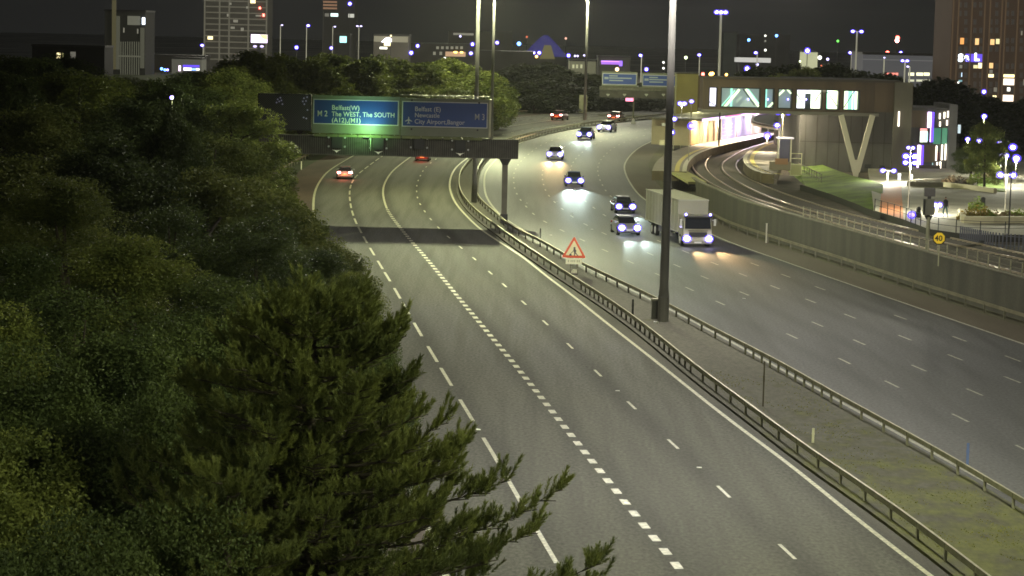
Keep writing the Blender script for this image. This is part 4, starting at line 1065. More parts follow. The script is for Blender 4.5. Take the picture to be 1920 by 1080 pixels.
brace((1528, 193), (1541, 172), M_BRD, .09, .7); brace((1549, 168), (1573, 202), M_BRD, .08, .7); brace((1584, 202), (1604, 170), M_BRD, .08, .7)
brace((1330, 190), (1345, 200), M_BRD, .08, .7)
for a, b, m_ in ((1434, 1441, M_IN3), (1525, 1531, M_IN4), (1532, 1541, M_IN4), (1549, 1557, M_IN3), (1594, 1602, M_IN3), (1604, 1607, mat("interior_blue", (.3, .5, .9), emit=(.35, .55, .95), estr=.8)), (1372, 1376, M_IN3), (1510, 1513, M_IN1)):
    MB().box(bxz(a, 185)[0], bxz(b, 185)[0], 1.8, 1.85, wb_ + .03, wt_ - .03).build("lit_column", m_, fb)
MB().box(bxz(1513, 185)[0], bxz(1524, 185)[0], 1.7, 1.76, wb_ + .03, bxz(1518, 176)[1]).build("dark_kiosk", M_BRD, fb)
for x in (1405, 1442, 1480, 1514):
    q = bxz(x, 187); MB().ball((q[0], 1.3, q[1]), .10, 8, 6).build("interior_lamp", M_LED, fb)
light('AREA', "interior_light", ((x0 + x1) / 2 + 4, 1.3, wt_ - .1), 120, (.85, 1.0, .8), 3, None, parent=fb)
# hall
jn = None
hl = thing("station_hall", "large plain brown concrete station hall under the footbridge end", "building", (0, BY + 6, 0))
HYY = BY + 6
h0_, h1_ = W(1500, 250, HYY).x, W(1690, 250, HYY).x; hz = W(1690, 154, HYY).z
MB().box(h0_, h1_, 0, 22, ZR, hz).build("wall", M_CONCB, hl)
MB().box(x1 + .02, h1_ + .15, -5.9, -.003, bxz(1600, 209)[1], zt_).build("upper_wall", M_BROWN, hl)
MB().box(h1_ - 2.0, h1_ + .02, -6.3, -5.92, ZR, zt_ + .1).build("corner_fin", mat("fin_concrete", (.13, .12, .095), .9, col2=(.10, .09, .075), vscale=.4, stretch=(1, 1, .4)), hl)
MB().box(W(1648, 330, HYY).x, W(1658, 330, HYY).x, -.06, -.003, ZP, W(1650, 310, HYY).z).build("doorway", M_BLACK, hl)
MB().box(W(1620, 330, HYY).x, W(1632, 330, HYY).x, -.06, -.003, ZP, W(1626, 308, HYY).z).build("doorway", M_BLACK, hl)
VY = BY - 3
jm = MB()
for i in range(9): xx = h0_ + (h1_ - h0_) * (i + .5) / 9; jm.box(xx - .04, xx + .04, -.02, -.003, ZR, hz - .2)
jm.box(h0_, h1_, -.03, -.021, ZR + 3.4, ZR + 3.48); jm.build("panel_joints", mat("joint_dark", (.05, .045, .038), .9), hl)
vc = thing("v_column", "pale V shaped concrete column propping the hall in front", "column", (W(1604, 328, VY).x, VY, ZP - .2))
def vv(x, y): w = W(x, y, VY); return (w.x - vc.location.x, 0, w.z - vc.location.z)
M_VC = mat("column_pale", (.42, .39, .30), .8)
MB().bar(vv(1577, 216), vv(1603, 322), .55, .6, upv=(0, 1, 0)).build("left_arm", M_VC, vc)
MB().bar(vv(1636, 216), vv(1607, 322), .55, .6, upv=(0, 1, 0)).build("right_arm", M_VC, vc)
a, b, c_, d_ = vv(1594, 300), vv(1614, 300), vv(1608, 332), vv(1601, 332)
MB().prism([(a[0], a[2]), (b[0], b[2]), (c_[0], c_[2]), (d_[0], d_[2])], -.32, .32).build("foot", M_VC, vc)
# dark bank behind platform shelter (under the hall)
MB().box(W(1468, 230, 300).x, W(1500, 230, 300).x + 6, 290, 310, ZR, W(1480, 214, 300).z).build("abutment", mat("abutment", (.05, .048, .04), .9, var=.3, vscale=.4)); o = bpy.context.scene.objects["abutment"]; tag(o, "dark concrete abutment behind the waiting shelter", "abutment")
# tower left of bridge
TY = 345.0
tw = thing("lift_tower", "square olive beige tower at the left end of the footbridge", "tower", (0, TY, 0))
MB().box(W(1268, 180, TY).x, W(1308, 180, TY).x, 0, 4, ZR, W(1290, 139, TY).z).build("front_face", mat("tower_beige", (.30, .28, .13), .85, var=.2, vscale=.3), tw)
MB().box(W(1308, 180, TY).x + .003, W(1321, 180, TY).x, 0, 4, ZR, W(1314, 142, TY).z).build("side_face", mat("tower_brown", (.11, .085, .07), .85), tw)
MB().box(W(1267, 180, TY).x, W(1309, 180, TY).x, -.1, 4.1, W(1290, 139, TY).z + .003, W(1290, 136.5, TY).z).build("coping", M_DARK, tw)
light('POINT', "lamp_glow", (W(1290, 200, TY).x, TY - 14, 9), 1500, (1, .95, .45), .3)

# ---- plaza-side glazed block
QY = 268.0
def qx(x, y=250): return W(x, y, QY).x
def qz(x, y): return W(x, y, QY).z
gb_ = thing("glazed_block", "station entrance block with tall violet strip lights and green panel", "building", (0, QY, 0))
MB().box(qx(1691), qx(1777), 0, 10, ZP, qz(1735, 202)).build("wall", mat("block_grey", (.085, .085, .08), .8), gb_)
MB().box(qx(1777) + .01, qx(1792), -.6, 10, ZP, qz(1785, 196)).build("corner_pillar", mat("pillar_grey", (.20, .20, .195), .8, var=.15, vscale=.5), gb_)
MB().box(qx(1702), qx(1738), -.05, -.003, qz(1720, 239), qz(1720, 207)).build("brown_panel", mat("panel_brown", (.13, .10, .06), .7), gb_)
MB().box(qx(1727), qx(1754), -.05, -.003, qz(1740, 304), qz(1740, 272)).build("brown_panel", mat("panel_brown", (.13, .10, .06), .7), gb_)
MB().box(qx(1724), qx(1762), -1.2, -.06, ZP, qz(1740, 309)).build("porch", mat("porch_dark", (.06, .045, .04), .7), gb_)
MB().box(qx(1750), qx(1764), -.10, -.055, qz(1757, 270), qz(1757, 240)).build("green_panel", mat("panel_green", (.05, .20, .13), .5, emit=(.05, .25, .16), estr=.35), gb_)
MB().box(qx(1766), qx(1776), -.10, -.055, qz(1770, 270), qz(1770, 240)).build("green_panel", mat("panel_green2", (.07, .24, .14), .5, emit=(.08, .3, .18), estr=.35), gb_)
M_VIO = mat("strip_violet", (1, 1, 1), emit=(.80, .58, 1.0), estr=2.4)
M_VIOB = mat("strip_blue", (.2, .1, .9), emit=(.13, .06, 1.0), estr=.9)
for (xa, xb, ya, yb) in ((1695, 1701.5, 209, 239), (1738, 1744.5, 210, 266), (1721.5, 1727.5, 272, 314)):
    MB().box(qx(xa), qx(xb), -.2, -.06, qz(xa, yb), qz(xa, ya)).build("strip_light", M_VIO, gb_)
    MB().box(qx(xb) + .01, qx(xb + 5.5), -.12, -.06, qz(xa, yb), qz(xa, ya)).build("strip_glow", M_VIOB, gb_)
M_WST = mat("strip_cream", (1, .9, .7), emit=(1.0, .88, .72), estr=1.6)
for (x, ya, yb) in ((1683, 209, 237), (1759, 212, 223), (1760, 228, 237), (1767.5, 210, 222), (1774, 208, 220), (1773, 225, 235), (1755.5, 273, 301), (1766, 271, 300), (1772.5, 270, 300), (1750, 305, 320), (1758, 304, 322), (1764, 303, 330)):
    if x < 1690: MB().box(W(x, 250, QY - 10.5).x, W(x + 2.6, 250, QY - 10.5).x, -10.5, -10.35, W(x, yb, QY - 10.5).z, W(x, ya, QY - 10.5).z).build("strip_light", M_WST, gb_)
    else: MB().box(qx(x), qx(x + (2.6 if ya < 305 else 1.4)), -.2, -.105, qz(x, yb), qz(x, ya)).build("strip_light", M_WST if ya < 305 else mat("strip_teal", (.4, .6, .6), emit=(.4, .6, .6), estr=.5), gb_)
MB().box(qx(1757), qx(1763), -.18, -.11, qz(1760, 301), qz(1760, 285)).build("maroon_panel", mat("maroon", (.22, .06, .09), .6), gb_)
ps = thing("advert_screen", "lit advertising screen on the glazed station block", "screen", (qx(1733), QY - .3, qz(1733, 270)))
u_ = qx(1744) - qx(1724); v_ = qz(1733, 239) - qz(1733, 270)
MB().box(-u_ / 2, u_ / 2, -.1, 0, 0, v_).build("screen_case", M_DARK, ps)
for (a, b, c2, d2, col, e) in ((-.45, .25, .12, .8, (.75, .85, .75), .8), (-.45, .2, .82, .95, (.9, .3, .3), .8), (-.1, .28, .2, .7, (.45, .8, .95), .9), (-.42, -.15, .1, .35, (.5, .55, .35), .6)):
    MB().box(a * u_, b * u_, -.12 - abs(c2) * .02, -.103, c2 * v_, d2 * v_).build("picture", mat("advert%d" % int(c2 * 100), col, emit=col, estr=e), ps)
MB().box(qx(1796), qx(1801), 0, .2, qz(1798, 250), qz(1798, 234)).build("lit_slot", mat("slot_cool", (.5, .6, .65), emit=(.45, .55, .6), estr=.6), gb_)
MB().box(qx(1792) + .05, qx(1820), -2.5, 3, qz(1805, 296), qz(1805, 288)).build("side_canopy", mat("side_canopy", (.17, .17, .165), .7), gb_)

# ---- plaza
edge_px = [(1640, 396), (1693, 412), (1740, 430), (1800, 438.5), (1860, 441.5), (1925, 441)]
pe = [G(x, y, ZP) for x, y in edge_px]
poly = [(p.x, p.y) for p in pe] + [(75, 170), (90, 300), (G(1640, 300, ZP).x, 290)]
M_PAVE = mat("plaza_paving", (.36, .34, .25), .85, col2=(.26, .25, .19), vscale=.25, speck=.15)
MB().slab(poly, ZR, ZP).build("plaza", M_PAVE)['kind'] = 'structure'
q_ = [G(x, y, ZP) for x, y in ((1654, 347), (1690, 349), (1694, 411), (1649, 397))]
o = MB().slab([(p.x, p.y) for p in q_], ZP + .001, ZP + .02).build("orange_path", mat("path_orange", (.50, .19, .07), .8, var=.1, vscale=.5)); o['kind'] = 'structure'
# grass bank below the hall
gk = MB()
top = [G(x, y, ZP + .3) for x, y in ((1484, 296), (1520, 300), (1560, 316), (1600, 330), (1640, 340), (1656, 345))]
bot = [G(x, y, ZR + .02) for x, y in ((1478, 322), (1510, 348), (1555, 364), (1600, 381), (1630, 392), (1653, 400))]
for a, b in zip(top, bot): gk.v += [tuple(a), tuple(b)]
for i in range(len(top) - 1): gk.f.append((2 * i, 2 * i + 1, 2 * i + 3, 2 * i + 2))
gk.build("lawn_bank", M_LAWN)['kind'] = 'structure'
# retaining edge below plaza, its unlit shade painted dark
de = thing("unlit_retaining_edge", "low retaining wall, painted dark as unlit, below the bright plaza edge", "wall")
dd_ = MB(); DE = [G(x, y, ZR + .6) for x, y in ((1500, 345), (1555, 362), (1600, 379), (1650, 399.5))] + [p - Vector((0, .05, 0)) for p in pe]
for a, b in zip(DE[:-1], DE[1:]): dd_.quad((a.x, a.y - .12, ZR - .02), (b.x, b.y - .12, ZR - .02), (b.x, b.y - .12, ZP + .05), (a.x, a.y - .12, ZP + .05))
dd_.build("wall_face", mat("unlit_wall", (.03, .03, .024), .9), de)
# railing on the plaza edge
pr = thing("plaza_railing", "thin dark metal railing along the front edge of the plaza", "railing")
pg = MB(); PE = dens([(p.x, p.y) for p in pe], 1.0, 0)
for z in (ZP + .55, ZP + 1.05):
    for a, b in zip(PE[:-1], PE[1:]): pg.bar((a[0], a[1], z), (b[0], b[1], z), .035)
pg.build("rails", M_DARK, pr)
pq = MB().box(-.03, .03, -.03, .03, 0, 1.08).build("post", M_DARK, pr); pq.location = (PE[0][0], PE[0][1], ZP)
for p in PE[2::2]:
    q = pq.copy(); scene.collection.objects.link(q); q.parent = pr; q.location = (p[0], p[1], ZP)
# palisade fence bottom right
pf = thing("palisade_fence", "grey blue palisade fence below the plaza at the right", "fence")
fA = [G(x, y, ZR) for x, y in ((1800, 452), (1860, 464), (1925, 470))]
FA = dens([(p.x, p.y) for p in fA], .32, 0); fq = MB()
for p in FA: fq.box(p[0] - .05, p[0] + .05, p[1] - .02, p[1] + .02, ZR, ZR + 1.15)
for z in (ZR + .25, ZR + .95):
    for a, b in zip(FA[:-4:4], FA[4::4]): fq.bar((a[0], a[1] + .05, z), (b[0], b[1] + .05, z), .05)
fq.build("pales", mat("pale_steel", (.11, .115, .14), .6, .3), pf)
# planters, kerbs, seats
def px_wall(name, label, pts, z, h, m_, th=.4, cat="wall"):
    A = [G(x, y, z) for x, y in pts]; r = MB()
    for a, b in zip(A[:-1], A[1:]):
        r.bar((a.x, a.y, z + h / 2), (b.x, b.y, z + h / 2), th, h)
    return tag(r.build(name, m_), label, cat)
M_PALE = mat("pale_stone", (.56, .52, .32), .8, var=.1, vscale=.6)
px_wall("planter_wall", "long cream planter wall on the front of the plaza at right", [(1806, 418), (1860, 418.5), (1930, 418)], ZP, .55, M_PALE)
px_wall("planter_wall", "short cream return of the front planter beside the shrubs", [(1806, 417), (1801, 404)], ZP, .55, M_PALE)
px_wall("stone_coping", "cream stone coping line along the upper planted bed", [(1770, 350), (1810, 354), (1866, 362)], ZP, .45, M_PALE)
px_wall("stone_coping", "grey stone step wall below the hall entrance", [(1700, 349), (1768, 351)], ZP, .5, M_CONC)
px_wall("concrete_bench", "long low pale concrete bench left of the entrance steps", [(1712, 344), (1758, 342), (1775, 336)], ZP, .4, M_CONC, .8, "bench")
o = MB().slab([(G(x, y, ZP).x, G(x, y, ZP).y) for x, y in ((1830, 356), (1885, 360), (1880, 336), (1838, 333))], ZP + .002, ZP + .10).build("lawn", M_LAWN); o['kind'] = 'structure'
o = MB().slab([(G(x, y, ZP).x, G(x, y, ZP).y) for x, y in ((1832, 334), (1868, 335), (1862, 322), (1838, 321))], ZP + .002, ZP + .12).build("paving_patch", mat("patch_brown", (.20, .10, .05), .9)); o['kind'] = 'structure'
# person
def person(x, y, z, label):
    me = bpy.data.meshes.new("person"); J = {}
    V = [(0, 0, .95), (0, 0, 1.2), (0, 0, 1.42), (0, .01, 1.53), (0, .02, 1.64), (0, .02, 1.76),
         (-.19, 0, 1.40), (-.25, -.04, 1.13), (-.24, .08, .90), (-.24, .12, .80), (.19, 0, 1.40), (.25, .06, 1.13), (.25, -.05, .90), (.25, -.08, .80),
         (-.10, 0, .90), (-.12, .14, .50), (-.12, .02, .09), (-.12, .16, .04), (.10, 0, .90), (.12, -.06, .50), (.12, -.26, .12), (.12, -.14, .04)]
    E_ = [(0, 1), (1, 2), (2, 3), (3, 4), (4, 5), (2, 6), (6, 7), (7, 8), (8, 9), (2, 10), (10, 11), (11, 12), (12, 13), (0, 14), (14, 15), (15, 16), (16, 17), (0, 18), (18, 19), (19, 20), (20, 21)]
    R = [.15, .14, .17, .055, .10, .075, .075, .055, .042, .03, .075, .055, .042, .03, .10, .065, .045, .035, .10, .065, .045, .035]
    me.from_pydata(V, E_, []); o = bpy.data.objects.new("person", me); scene.collection.objects.link(o)
    md_ = o.modifiers.new("skin", 'SKIN'); sv = me.skin_vertices
    if not sv: 
        bpy.context.view_layer.objects.active = o
    for i, r in enumerate(R):
        try: me.skin_vertices[0].data[i].radius = (r, r * .8)
        except Exception: pass
    ss_ = o.modifiers.new("sub", 'SUBSURF'); ss_.levels = 1; ss_.render_levels = 1
    M = bpy.data.materials.new("clothes"); M.use_nodes = True; nt = M.node_tree
    t = nt.nodes.new("ShaderNodeTexCoord"); sx = nt.nodes.new("ShaderNodeSeparateXYZ"); nt.links.new(t.outputs["Object"], sx.inputs[0])
    r = nt.nodes.new("ShaderNodeValToRGB"); r.color_ramp.interpolation = 'CONSTANT'
    mr = nt.nodes.new("ShaderNodeMapRange"); mr.inputs[2].default_value = 1.85; nt.links.new(sx.outputs[2], mr.inputs[0]); nt.links.new(mr.outputs[0], r.inputs[0])
    e = r.color_ramp.elements; e[0].color = (.03, .03, .03, 1); e[1].position = .06; e[1].color = (.06, .16, .17, 1)
    for p_, c_2 in ((.50, (.03, .03, .04, 1)), (.83, (.35, .22, .16, 1)), (.90, (.03, .02, .02, 1))): q = e.new(p_); q.color = c_2
    nt.links.new(r.outputs[0], nt.nodes["Principled BSDF"].inputs["Base Color"]); me.materials.append(M)
    o.location = (x, y, z); o.rotation_euler = (0, 0, .5)
    return tag(o, label, "person")
p = G(1772, 408, ZP); person(p.x, p.y, ZP, "person in dark jacket and teal trousers walking across the plaza")

# shrubs, grasses
def leafcloud(mb_v, mb_f, pts, size, rs):
    n = len(pts)
    a = rs.normal(size=(n, 3)); a /= np.linalg.norm(a, axis=1)[:, None]
    b = np.cross(a, rs.normal(size=(n, 3))); b /= np.linalg.norm(b, axis=1)[:, None]
    sz = size * rs.uniform(.6, 1.3, (n, 1))
    q = np.stack([pts - a * sz, pts + b * sz * .5, pts + a * sz, pts - b * sz * .5], 1).reshape(-1, 3)
    return q
def fastmesh(name, V, per, material):
    me = bpy.data.meshes.new(name); n = len(V); me.vertices.add(n); me.vertices.foreach_set("co", V.astype(np.float32).ravel())
    f = n // per; me.loops.add(n); me.loops.foreach_set("vertex_index", np.arange(n, dtype=np.int32))
    me.polygons.add(f); me.polygons.foreach_set("loop_start", np.arange(0, n, per, dtype=np.int32))
    try: me.polygons.foreach_set("loop_total", np.full(f, per, dtype=np.int32))
    except Exception: pass
    me.update(calc_edges=True); me.materials.append(material); return me
def shrub_at(x, y, z, rx, ry, h, m_, label, n=500, size=.14, cat="shrub", seed=1, name="shrub", group=None):
    rs = np.random.RandomState(seed)
    th = rs.uniform(0, 2 * PI, n); r = np.sqrt(rs.uniform(0, 1, n)); u = rs.uniform(0, 1, n)
    hh = h * (1 - .6 * r ** 2) * (.7 + .3 * np.sin(3 * th + seed))
    P = np.stack([np.cos(th) * r * rx, np.sin(th) * r * ry, u * hh + .05], 1)
    root = thing(name, label, cat, (x, y, z), group=group)
    me = fastmesh("foliage", leafcloud(None, None, P, size, rs), 4, m_); o = bpy.data.objects.new("foliage", me); scene.collection.objects.link(o); o.parent = root
    MB().tube([(0, 0, -.1), (0, 0, h * .6)], [.06, .02], 6).build("stem", M_BARK, root)
    return root
M_SHG = leafmat("shrub_green", (0.06, 0.09, 0.02), (0.2, .26, .05))
for i, (x, y, rx, h, mm, lab) in enumerate(((1818, 413, 1.1, 1.1, M_SHRUB, "orange shrub at left end of the front planter"), (1838, 411, 1.2, 1.3, M_SHRUB, "orange and green shrub in middle of the front planter"),
        (1852, 412, .9, .8, M_SHG, "small green shrub beside the orange one in the planter"), (1880, 411, 1.8, .8, mat("shrub_brown", (.16, .11, .06), .9), "brownish low shrub toward right of the front planter"),
        (1905, 410, 1.4, .9, M_SHG, "green shrub at the right end of the front planter"), (1790, 345, 1.4, 1.0, mat("shrub_brown", (.16, .11, .06), .9), "dark brown shrub behind the stone coping"),
        (1806, 349, 1.2, .9, mat("shrub_dark", (.05, .04, .03), .9), "low dark shrub right of the brown one behind coping"), (1838, 345, 1.3, 1.6, M_SHG, "bright green bush on the upper lawn"), (1832, 395, .8, 1.3, M_SHG, "thin green bush standing behind the front planter"))):
    g = G(x, y, ZP); shrub_at(g.x, g.y, ZP, rx, rx * .8, h, mm, lab, seed=i + 3)
# shelter + fence gates on inner platform
g = G(1470, 318, ZF)
shl = thing("waiting_shelter", "tall narrow glass waiting shelter with lit white roof on the inner platform", "shelter", (g.x, g.y, ZF))
MB().box(-.9, .9, -.6, .9, 3.35, 3.5).build("roof", mat("shelter_roof", (.7, .68, .65), .5, emit=(.8, .7, .9), estr=.3), shl)
for x in (-.85, .55):
    MB().box(x, x + .14, -.5, -.36, 0, 3.35).build("post", mat("shelter_post", (.62, .58, .42), .6), shl)
MB().box(-.6, .5, -.42, -.38, .9, 3.3).build("glass", mat("shelter_glass", (.05, .045, .09), .2), shl)
MB().box(-1.7, .6, -.9, -.8, 0, .9).build("low_wall", mat("shelter_wall", (.22, .19, .13), .8), shl)
MB().box(-1.1, .3, -.96, -.905, .6, 1.25).build("brown_panel", mat("shelter_brown", (.30, .17, .09), .7), shl)
g = G(1490, 328, ZR + .3)
gt = thing("white_gate", "pale tubular gate frame beside the waiting shelter", "gate", (g.x, g.y, ZR + .2)); q = MB()
for x in (-.55, .65): q.box(x, x + .09, -.04, .04, 0, 2.5)
for z in (.0, 1.2, 1.85, 2.4): q.box(-.45, .65, -.035, .035, z, z + .1)
q.build("frame", mat("gate_pale", (.42, .41, .26), .7), gt)
MB().box(-.45, .65, -.02, .02, .1, 1.2).build("panel", mat("gate_panel", (.30, .30, .15), .8), gt)
for (a, b, n_, lab) in (((1405, 326), (1456, 346), 12, "metal railing below the inner platform end"), ((1496, 322), (1540, 345), 10, "dark handrail beside the grass bank steps")):
    A_, B_ = G(*a, ZR + .1), G(*b, ZR + .1); r = MB()
    for i in range(n_ + 1):
        q = A_.lerp(B_, i / n_); r.bar((q.x, q.y, ZR), (q.x, q.y, ZR + 1.1), .05)
    r.bar((A_.x, A_.y, ZR + 1.1), (B_.x, B_.y, ZR + 1.1), .06).bar((A_.x, A_.y, ZR + .6), (B_.x, B_.y, ZR + .6), .04)
    tag(r.build("railing", M_GALVD), lab, "railing")
# signal post with heads
g = G(1738, 474, ZR)
sg = thing("railway_signal", "tall railway signal post seen from behind with two dark heads", "railway signal", (g.x, g.y, ZR))
sY = g.y
def sz(y): return W(1738, y, sY).z - ZR
MB().tube([(0, 0, 0), (0, 0, sz(407))], .14, 10).build("post", mat("signal_post", (.24, .24, .15), .8), sg)
MB().box(-.12, .12, -.1, .1, sz(408), sz(352)).build("upper_post", M_DARK, sg)
MB().box(-.38, .38, -.2, .2, sz(368), sz(352)).build("signal_head", mat("signal_head", (.08, .075, .07), .7), sg)
MB().box(-.36, .36, -.2, .2, sz(403), sz(373)).build("signal_head", mat("signal_head2", (.11, .11, .08), .7), sg)
MB().box(-.42, -.36, -.3, .1, sz(403), sz(373)).build("hood", M_BLACK, sg)
MB().loft([[(-.3, -.1, sz(404)), (.3, -.1, sz(404)), (.3, .1, sz(404)), (-.3, .1, sz(404))], [(-.13, -.1, sz(412)), (.13, -.1, sz(412)), (.13, .1, sz(412)), (-.13, .1, sz(412))]]).build("neck", M_DARK, sg)
# speed board 40
g = G(1760, 488, ZR + .4); k = g.y / FPX
sb = thing("speed_board", "round yellow railway speed board with number 40 on a post", "speed sign", (g.x, g.y, ZR))
zc = W(1758.5, 446.5, g.y).z - ZR
n8 = [(math.cos(PI / 8 + i * PI / 4), math.sin(PI / 8 + i * PI / 4)) for i in range(8)]
MB().tube([(0, .06, 0), (0, .06, zc)], .05, 8).build("post", mat("gate_pale", (.42, .41, .26), .7), sb)
MB().tube([(-.03, .03, zc), (-.03, 0, zc)], 12.6 * k, 24).build("black_rim", M_BLACK, sb)
MB().prism([(-.03 + a * 11 * k, zc + b * 11 * k) for a, b in n8], -.03, -.003).build("yellow_face", mat("sign_yellow", (.85, .60, .04), .5, emit=(1, .7, .05), estr=.12), sb)
text("40", 14.5 * k, mat("sign_black40", (.03, .02, .02), .6), sb, (-.03 - 8.6 * k, -.034, zc - 5.0 * k), bold=.02)
# lamps near platforms and plaza
def lamp(px, py, pyb, z, label, heads=((0,),), r=.16, arm=.5, mm=M_LED, power=0, col=(.8, .8, 1), pole=.06, name="street_lamp", Y=None, group=None, offs=None, pm=None):
    """px,py lamp position, pyb foot of the post; z ground level"""
    if Y is None: g = G(px, pyb, z)
    else: g = W(px, pyb, Y); z = g.z
    Y = g.y; t = W(px, py, Y); h = t.z - z
    root = thing(name, label, "street lamp", (g.x, g.y, z), group=group)
    MB().tube([(0, 0, 0), (0, 0, h)], [pole, pole * .7], 8).build("pole", pm or M_POLEL, root)
    k = Y / FPX
    for dx in (offs or [0]):
        x = dx * k
        if dx: MB().bar((0, 0, h), (x, 0, h + .02), .06).build("arm", pm or M_POLEL, root)
        h_ = MB().ball((x, -.05, h), r * 1.75, 10, 8, .85).build("lamp_halo", M_HALO, root)  # shell added for the violet halo, no real glass globe
        MB().ball((x, -.05, h), r * 1.05, 10, 8, .8).build("bulb", M_CORE if mm is M_LED else mm, h_)
    if power: light('POINT', "lamp_light", (0, -.1, h - .35), power, col, .15, parent=root)
    return root
VW = (1.0, .97, .78)
lamp(1275, 194, 296, ZF, "left one of the pair of lamps before the beige tower", r=.22, offs=[-3, 5], power=140, col=VW, Y=300)
lamp(1293, 190, 300, ZF, "single lamp right of the pair in front of the tower", r=.2, Y=298)
lamp(1262, 223, 290, ZF, "platform lamp left of the lit building at canopy height", r=.22, Y=285)
lamp(1258, 248, 285, ZF, "lower violet lamp close right of the nearest mast", r=.24, Y=268)
lamp(1290, 236, 330, ZR, "tall thin lamp in front of the platform ramp", r=.30, Y=262, mm=M_LEDB, offs=[4])
lamp(1464, 211, 315, ZF, "double headed lamp above the inner platform", r=.20, offs=[-9, 10], power=2300, col=(1, .88, .6), Y=262, pm=mat("lamp_pole_cream", (.55, .5, .3), .6))
lamp(1461, 235, 315, ZF, "single lamp lower on the inner platform post", r=.22, offs=[-7], Y=261)
lamp(1438, 254, 270, ZF, "round hanging violet lamp over the inner platform", r=.30, mm=M_LEDB, Y=286, power=1500, col=(1, .85, .6))
P1 = 1100
lamp(1664, 320, 345, ZP, "low double headed lamp at the left of the plaza", r=.18, offs=[-10, 11], power=P1, col=VW)
lamp(1703, 277, 392, ZP, "tallest lamp of the cluster before the violet strip lights", r=.12, offs=[-5, 4], power=0)
lamp(1702, 293, 395, ZP, "left double lamp in the cluster before the entrance block", r=.20, offs=[-8, 9], power=P1, col=VW)
lamp(1706, 305, 342, ZP, "right double lamp in the cluster before the entrance block", r=.20, offs=[-10, 8], power=P1, col=VW)
lamp(1756, 384, 402, ZP, "low twin lamp on the plaza behind the railway signal", r=.18, offs=[-5, 5], power=P1 * .5, col=VW)
lamp(1709, 403, 415, ZP, "small pinkish lamp at the plaza edge", r=.22, mm=M_LEDB)
lamp(1842, 218, 290, ZP, "tall single lamp above the small pale tree", r=.24, power=500, col=(.9, 1, .75), pm=mat("lamp_pole_cream", (.55, .5, .3), .6))
lamp(1812, 261, 312, ZP, "lamp left of the small pale tree", r=.20, power=120, col=VW)
lamp(1833, 263, 325, ZP, "lamp right under the small pale tree", r=.20, power=120, col=VW)
lamp(1874, 268, 330, ZP, "leftmost lamp of the bright group at right edge", r=.20, offs=[-2], power=P1, col=VW)
lamp(1891, 276, 440, ZP, "tall dark pole with double lamps at the right edge", r=.20, offs=[0], power=0, pm=M_DARK)
lamp(1884, 292, 352, ZP, "double lamp halfway up the group at right edge", r=.20, offs=[-12, 0], power=P1, col=VW)
lamp(1903, 297, 345, ZP, "brightest lamp at the far right with strong glare", r=.30, power=P1 * 1.5, col=VW)
lamp(1884, 328, 400, ZP, "front double lamp standing on the right of the plaza", r=.20, offs=[-12, 12], power=P1, col=VW)
for i, (x, y, lab) in enumerate(((1686, 333, "leftmost small bright bollard light"), (1708, 335, "small white light at foot of the lamp cluster"), (1876, 315, "small white light under the right lamp group"))):
    g = G(x, y + 4, ZP); o = MB().box(-.12, .12, -.1, .1, 0, .45).box(-.14, .14, -.12, .12, .45, .65).build("bollard_light", mat("bollard_glow", (1, 1, 1), emit=(.9, .9, 1), estr=1.5)); o.location = g; tag(o, lab, "bollard light")
# group of bicycles / small dark stand on plaza (dark posts)
for (x, y, h, lab) in ((1703, 392, 1.3, "dark slim post near the orange path"), (1843, 384, .7, "small dark litter bin on the plaza behind the planter"), (1722, 408, .9, "dark bin by the plaza railing")):
    g = G(x, y, ZP); o = MB().tube([(0, 0, 0), (0, 0, h * .8)], .2 if h < 1 else .1, 10).tube([(0, 0, h * .8), (0, 0, h)], [.24 if h < 1 else .14, .08], 10).build("plaza_bin" if h < 1 else "plaza_post", M_BLACK); o.location = g; tag(o, lab, "bin" if h < 1 else "post")
# camera pole and box left of station end (white post, box)
g = G(1250, 292, ZR + .2)
cp_ = thing("camera_post", "thin white post with small cabinet boxes left of the nearest mast", "camera post", (g.x, g.y, ZR)); 
def cpz(y): return W(1250, y, g.y).z - ZR
MB().tube([(0, 0, 0), (0, 0, cpz(202))], .10, 8).build("post", mat("post_white", (.65, .63, .45), .6), cp_)
MB().box(-.75, -.1, -.2, .2, cpz(236), cpz(231)).build("camera_housing", mat("housing_pale", (.6, .6, .5), .5), cp_)
MB().box(-1.0, -.1, -.3, .3, cpz(272), cpz(263)).build("cabinet", mat("cab_cream", (.65, .6, .4), .6), cp_)
# distant road furniture at the bend
g = G(1187, 232); tp = thing("signal_post", "post with pink lit sign at the far bend over white marker", "signpost", (g.x, g.y, 0))
MB().tube([(0, 0, 0), (0, 0, W(1187, 182, g.y).z)], .16, 8).build("post", mat("signal_post", (.24, .24, .15), .8), tp)
MB().box(-1.6, -.1, -.2, .1, W(1187, 190, g.y).z, W(1187, 184, g.y).z).build("lit_sign", mat("pink_lamp", (.8, .2, .3), emit=(.9, .25, .4), estr=1.2), tp)
o = MB().loft([[(-.55, -.3, 0), (.55, -.3, 0), (.55, .3, 0), (-.55, .3, 0)], [(-.1, -.1, 1.1), (.1, -.1, 1.1), (.1, .1, 1.1), (-.1, .1, 1.1)]]).build("white_cone", mat("cone_white", (.6, .6, .56), .6)); o.location = (g.x, g.y - 1, 0); tag(o, "white cone shaped marker at foot of the far post", "marker")
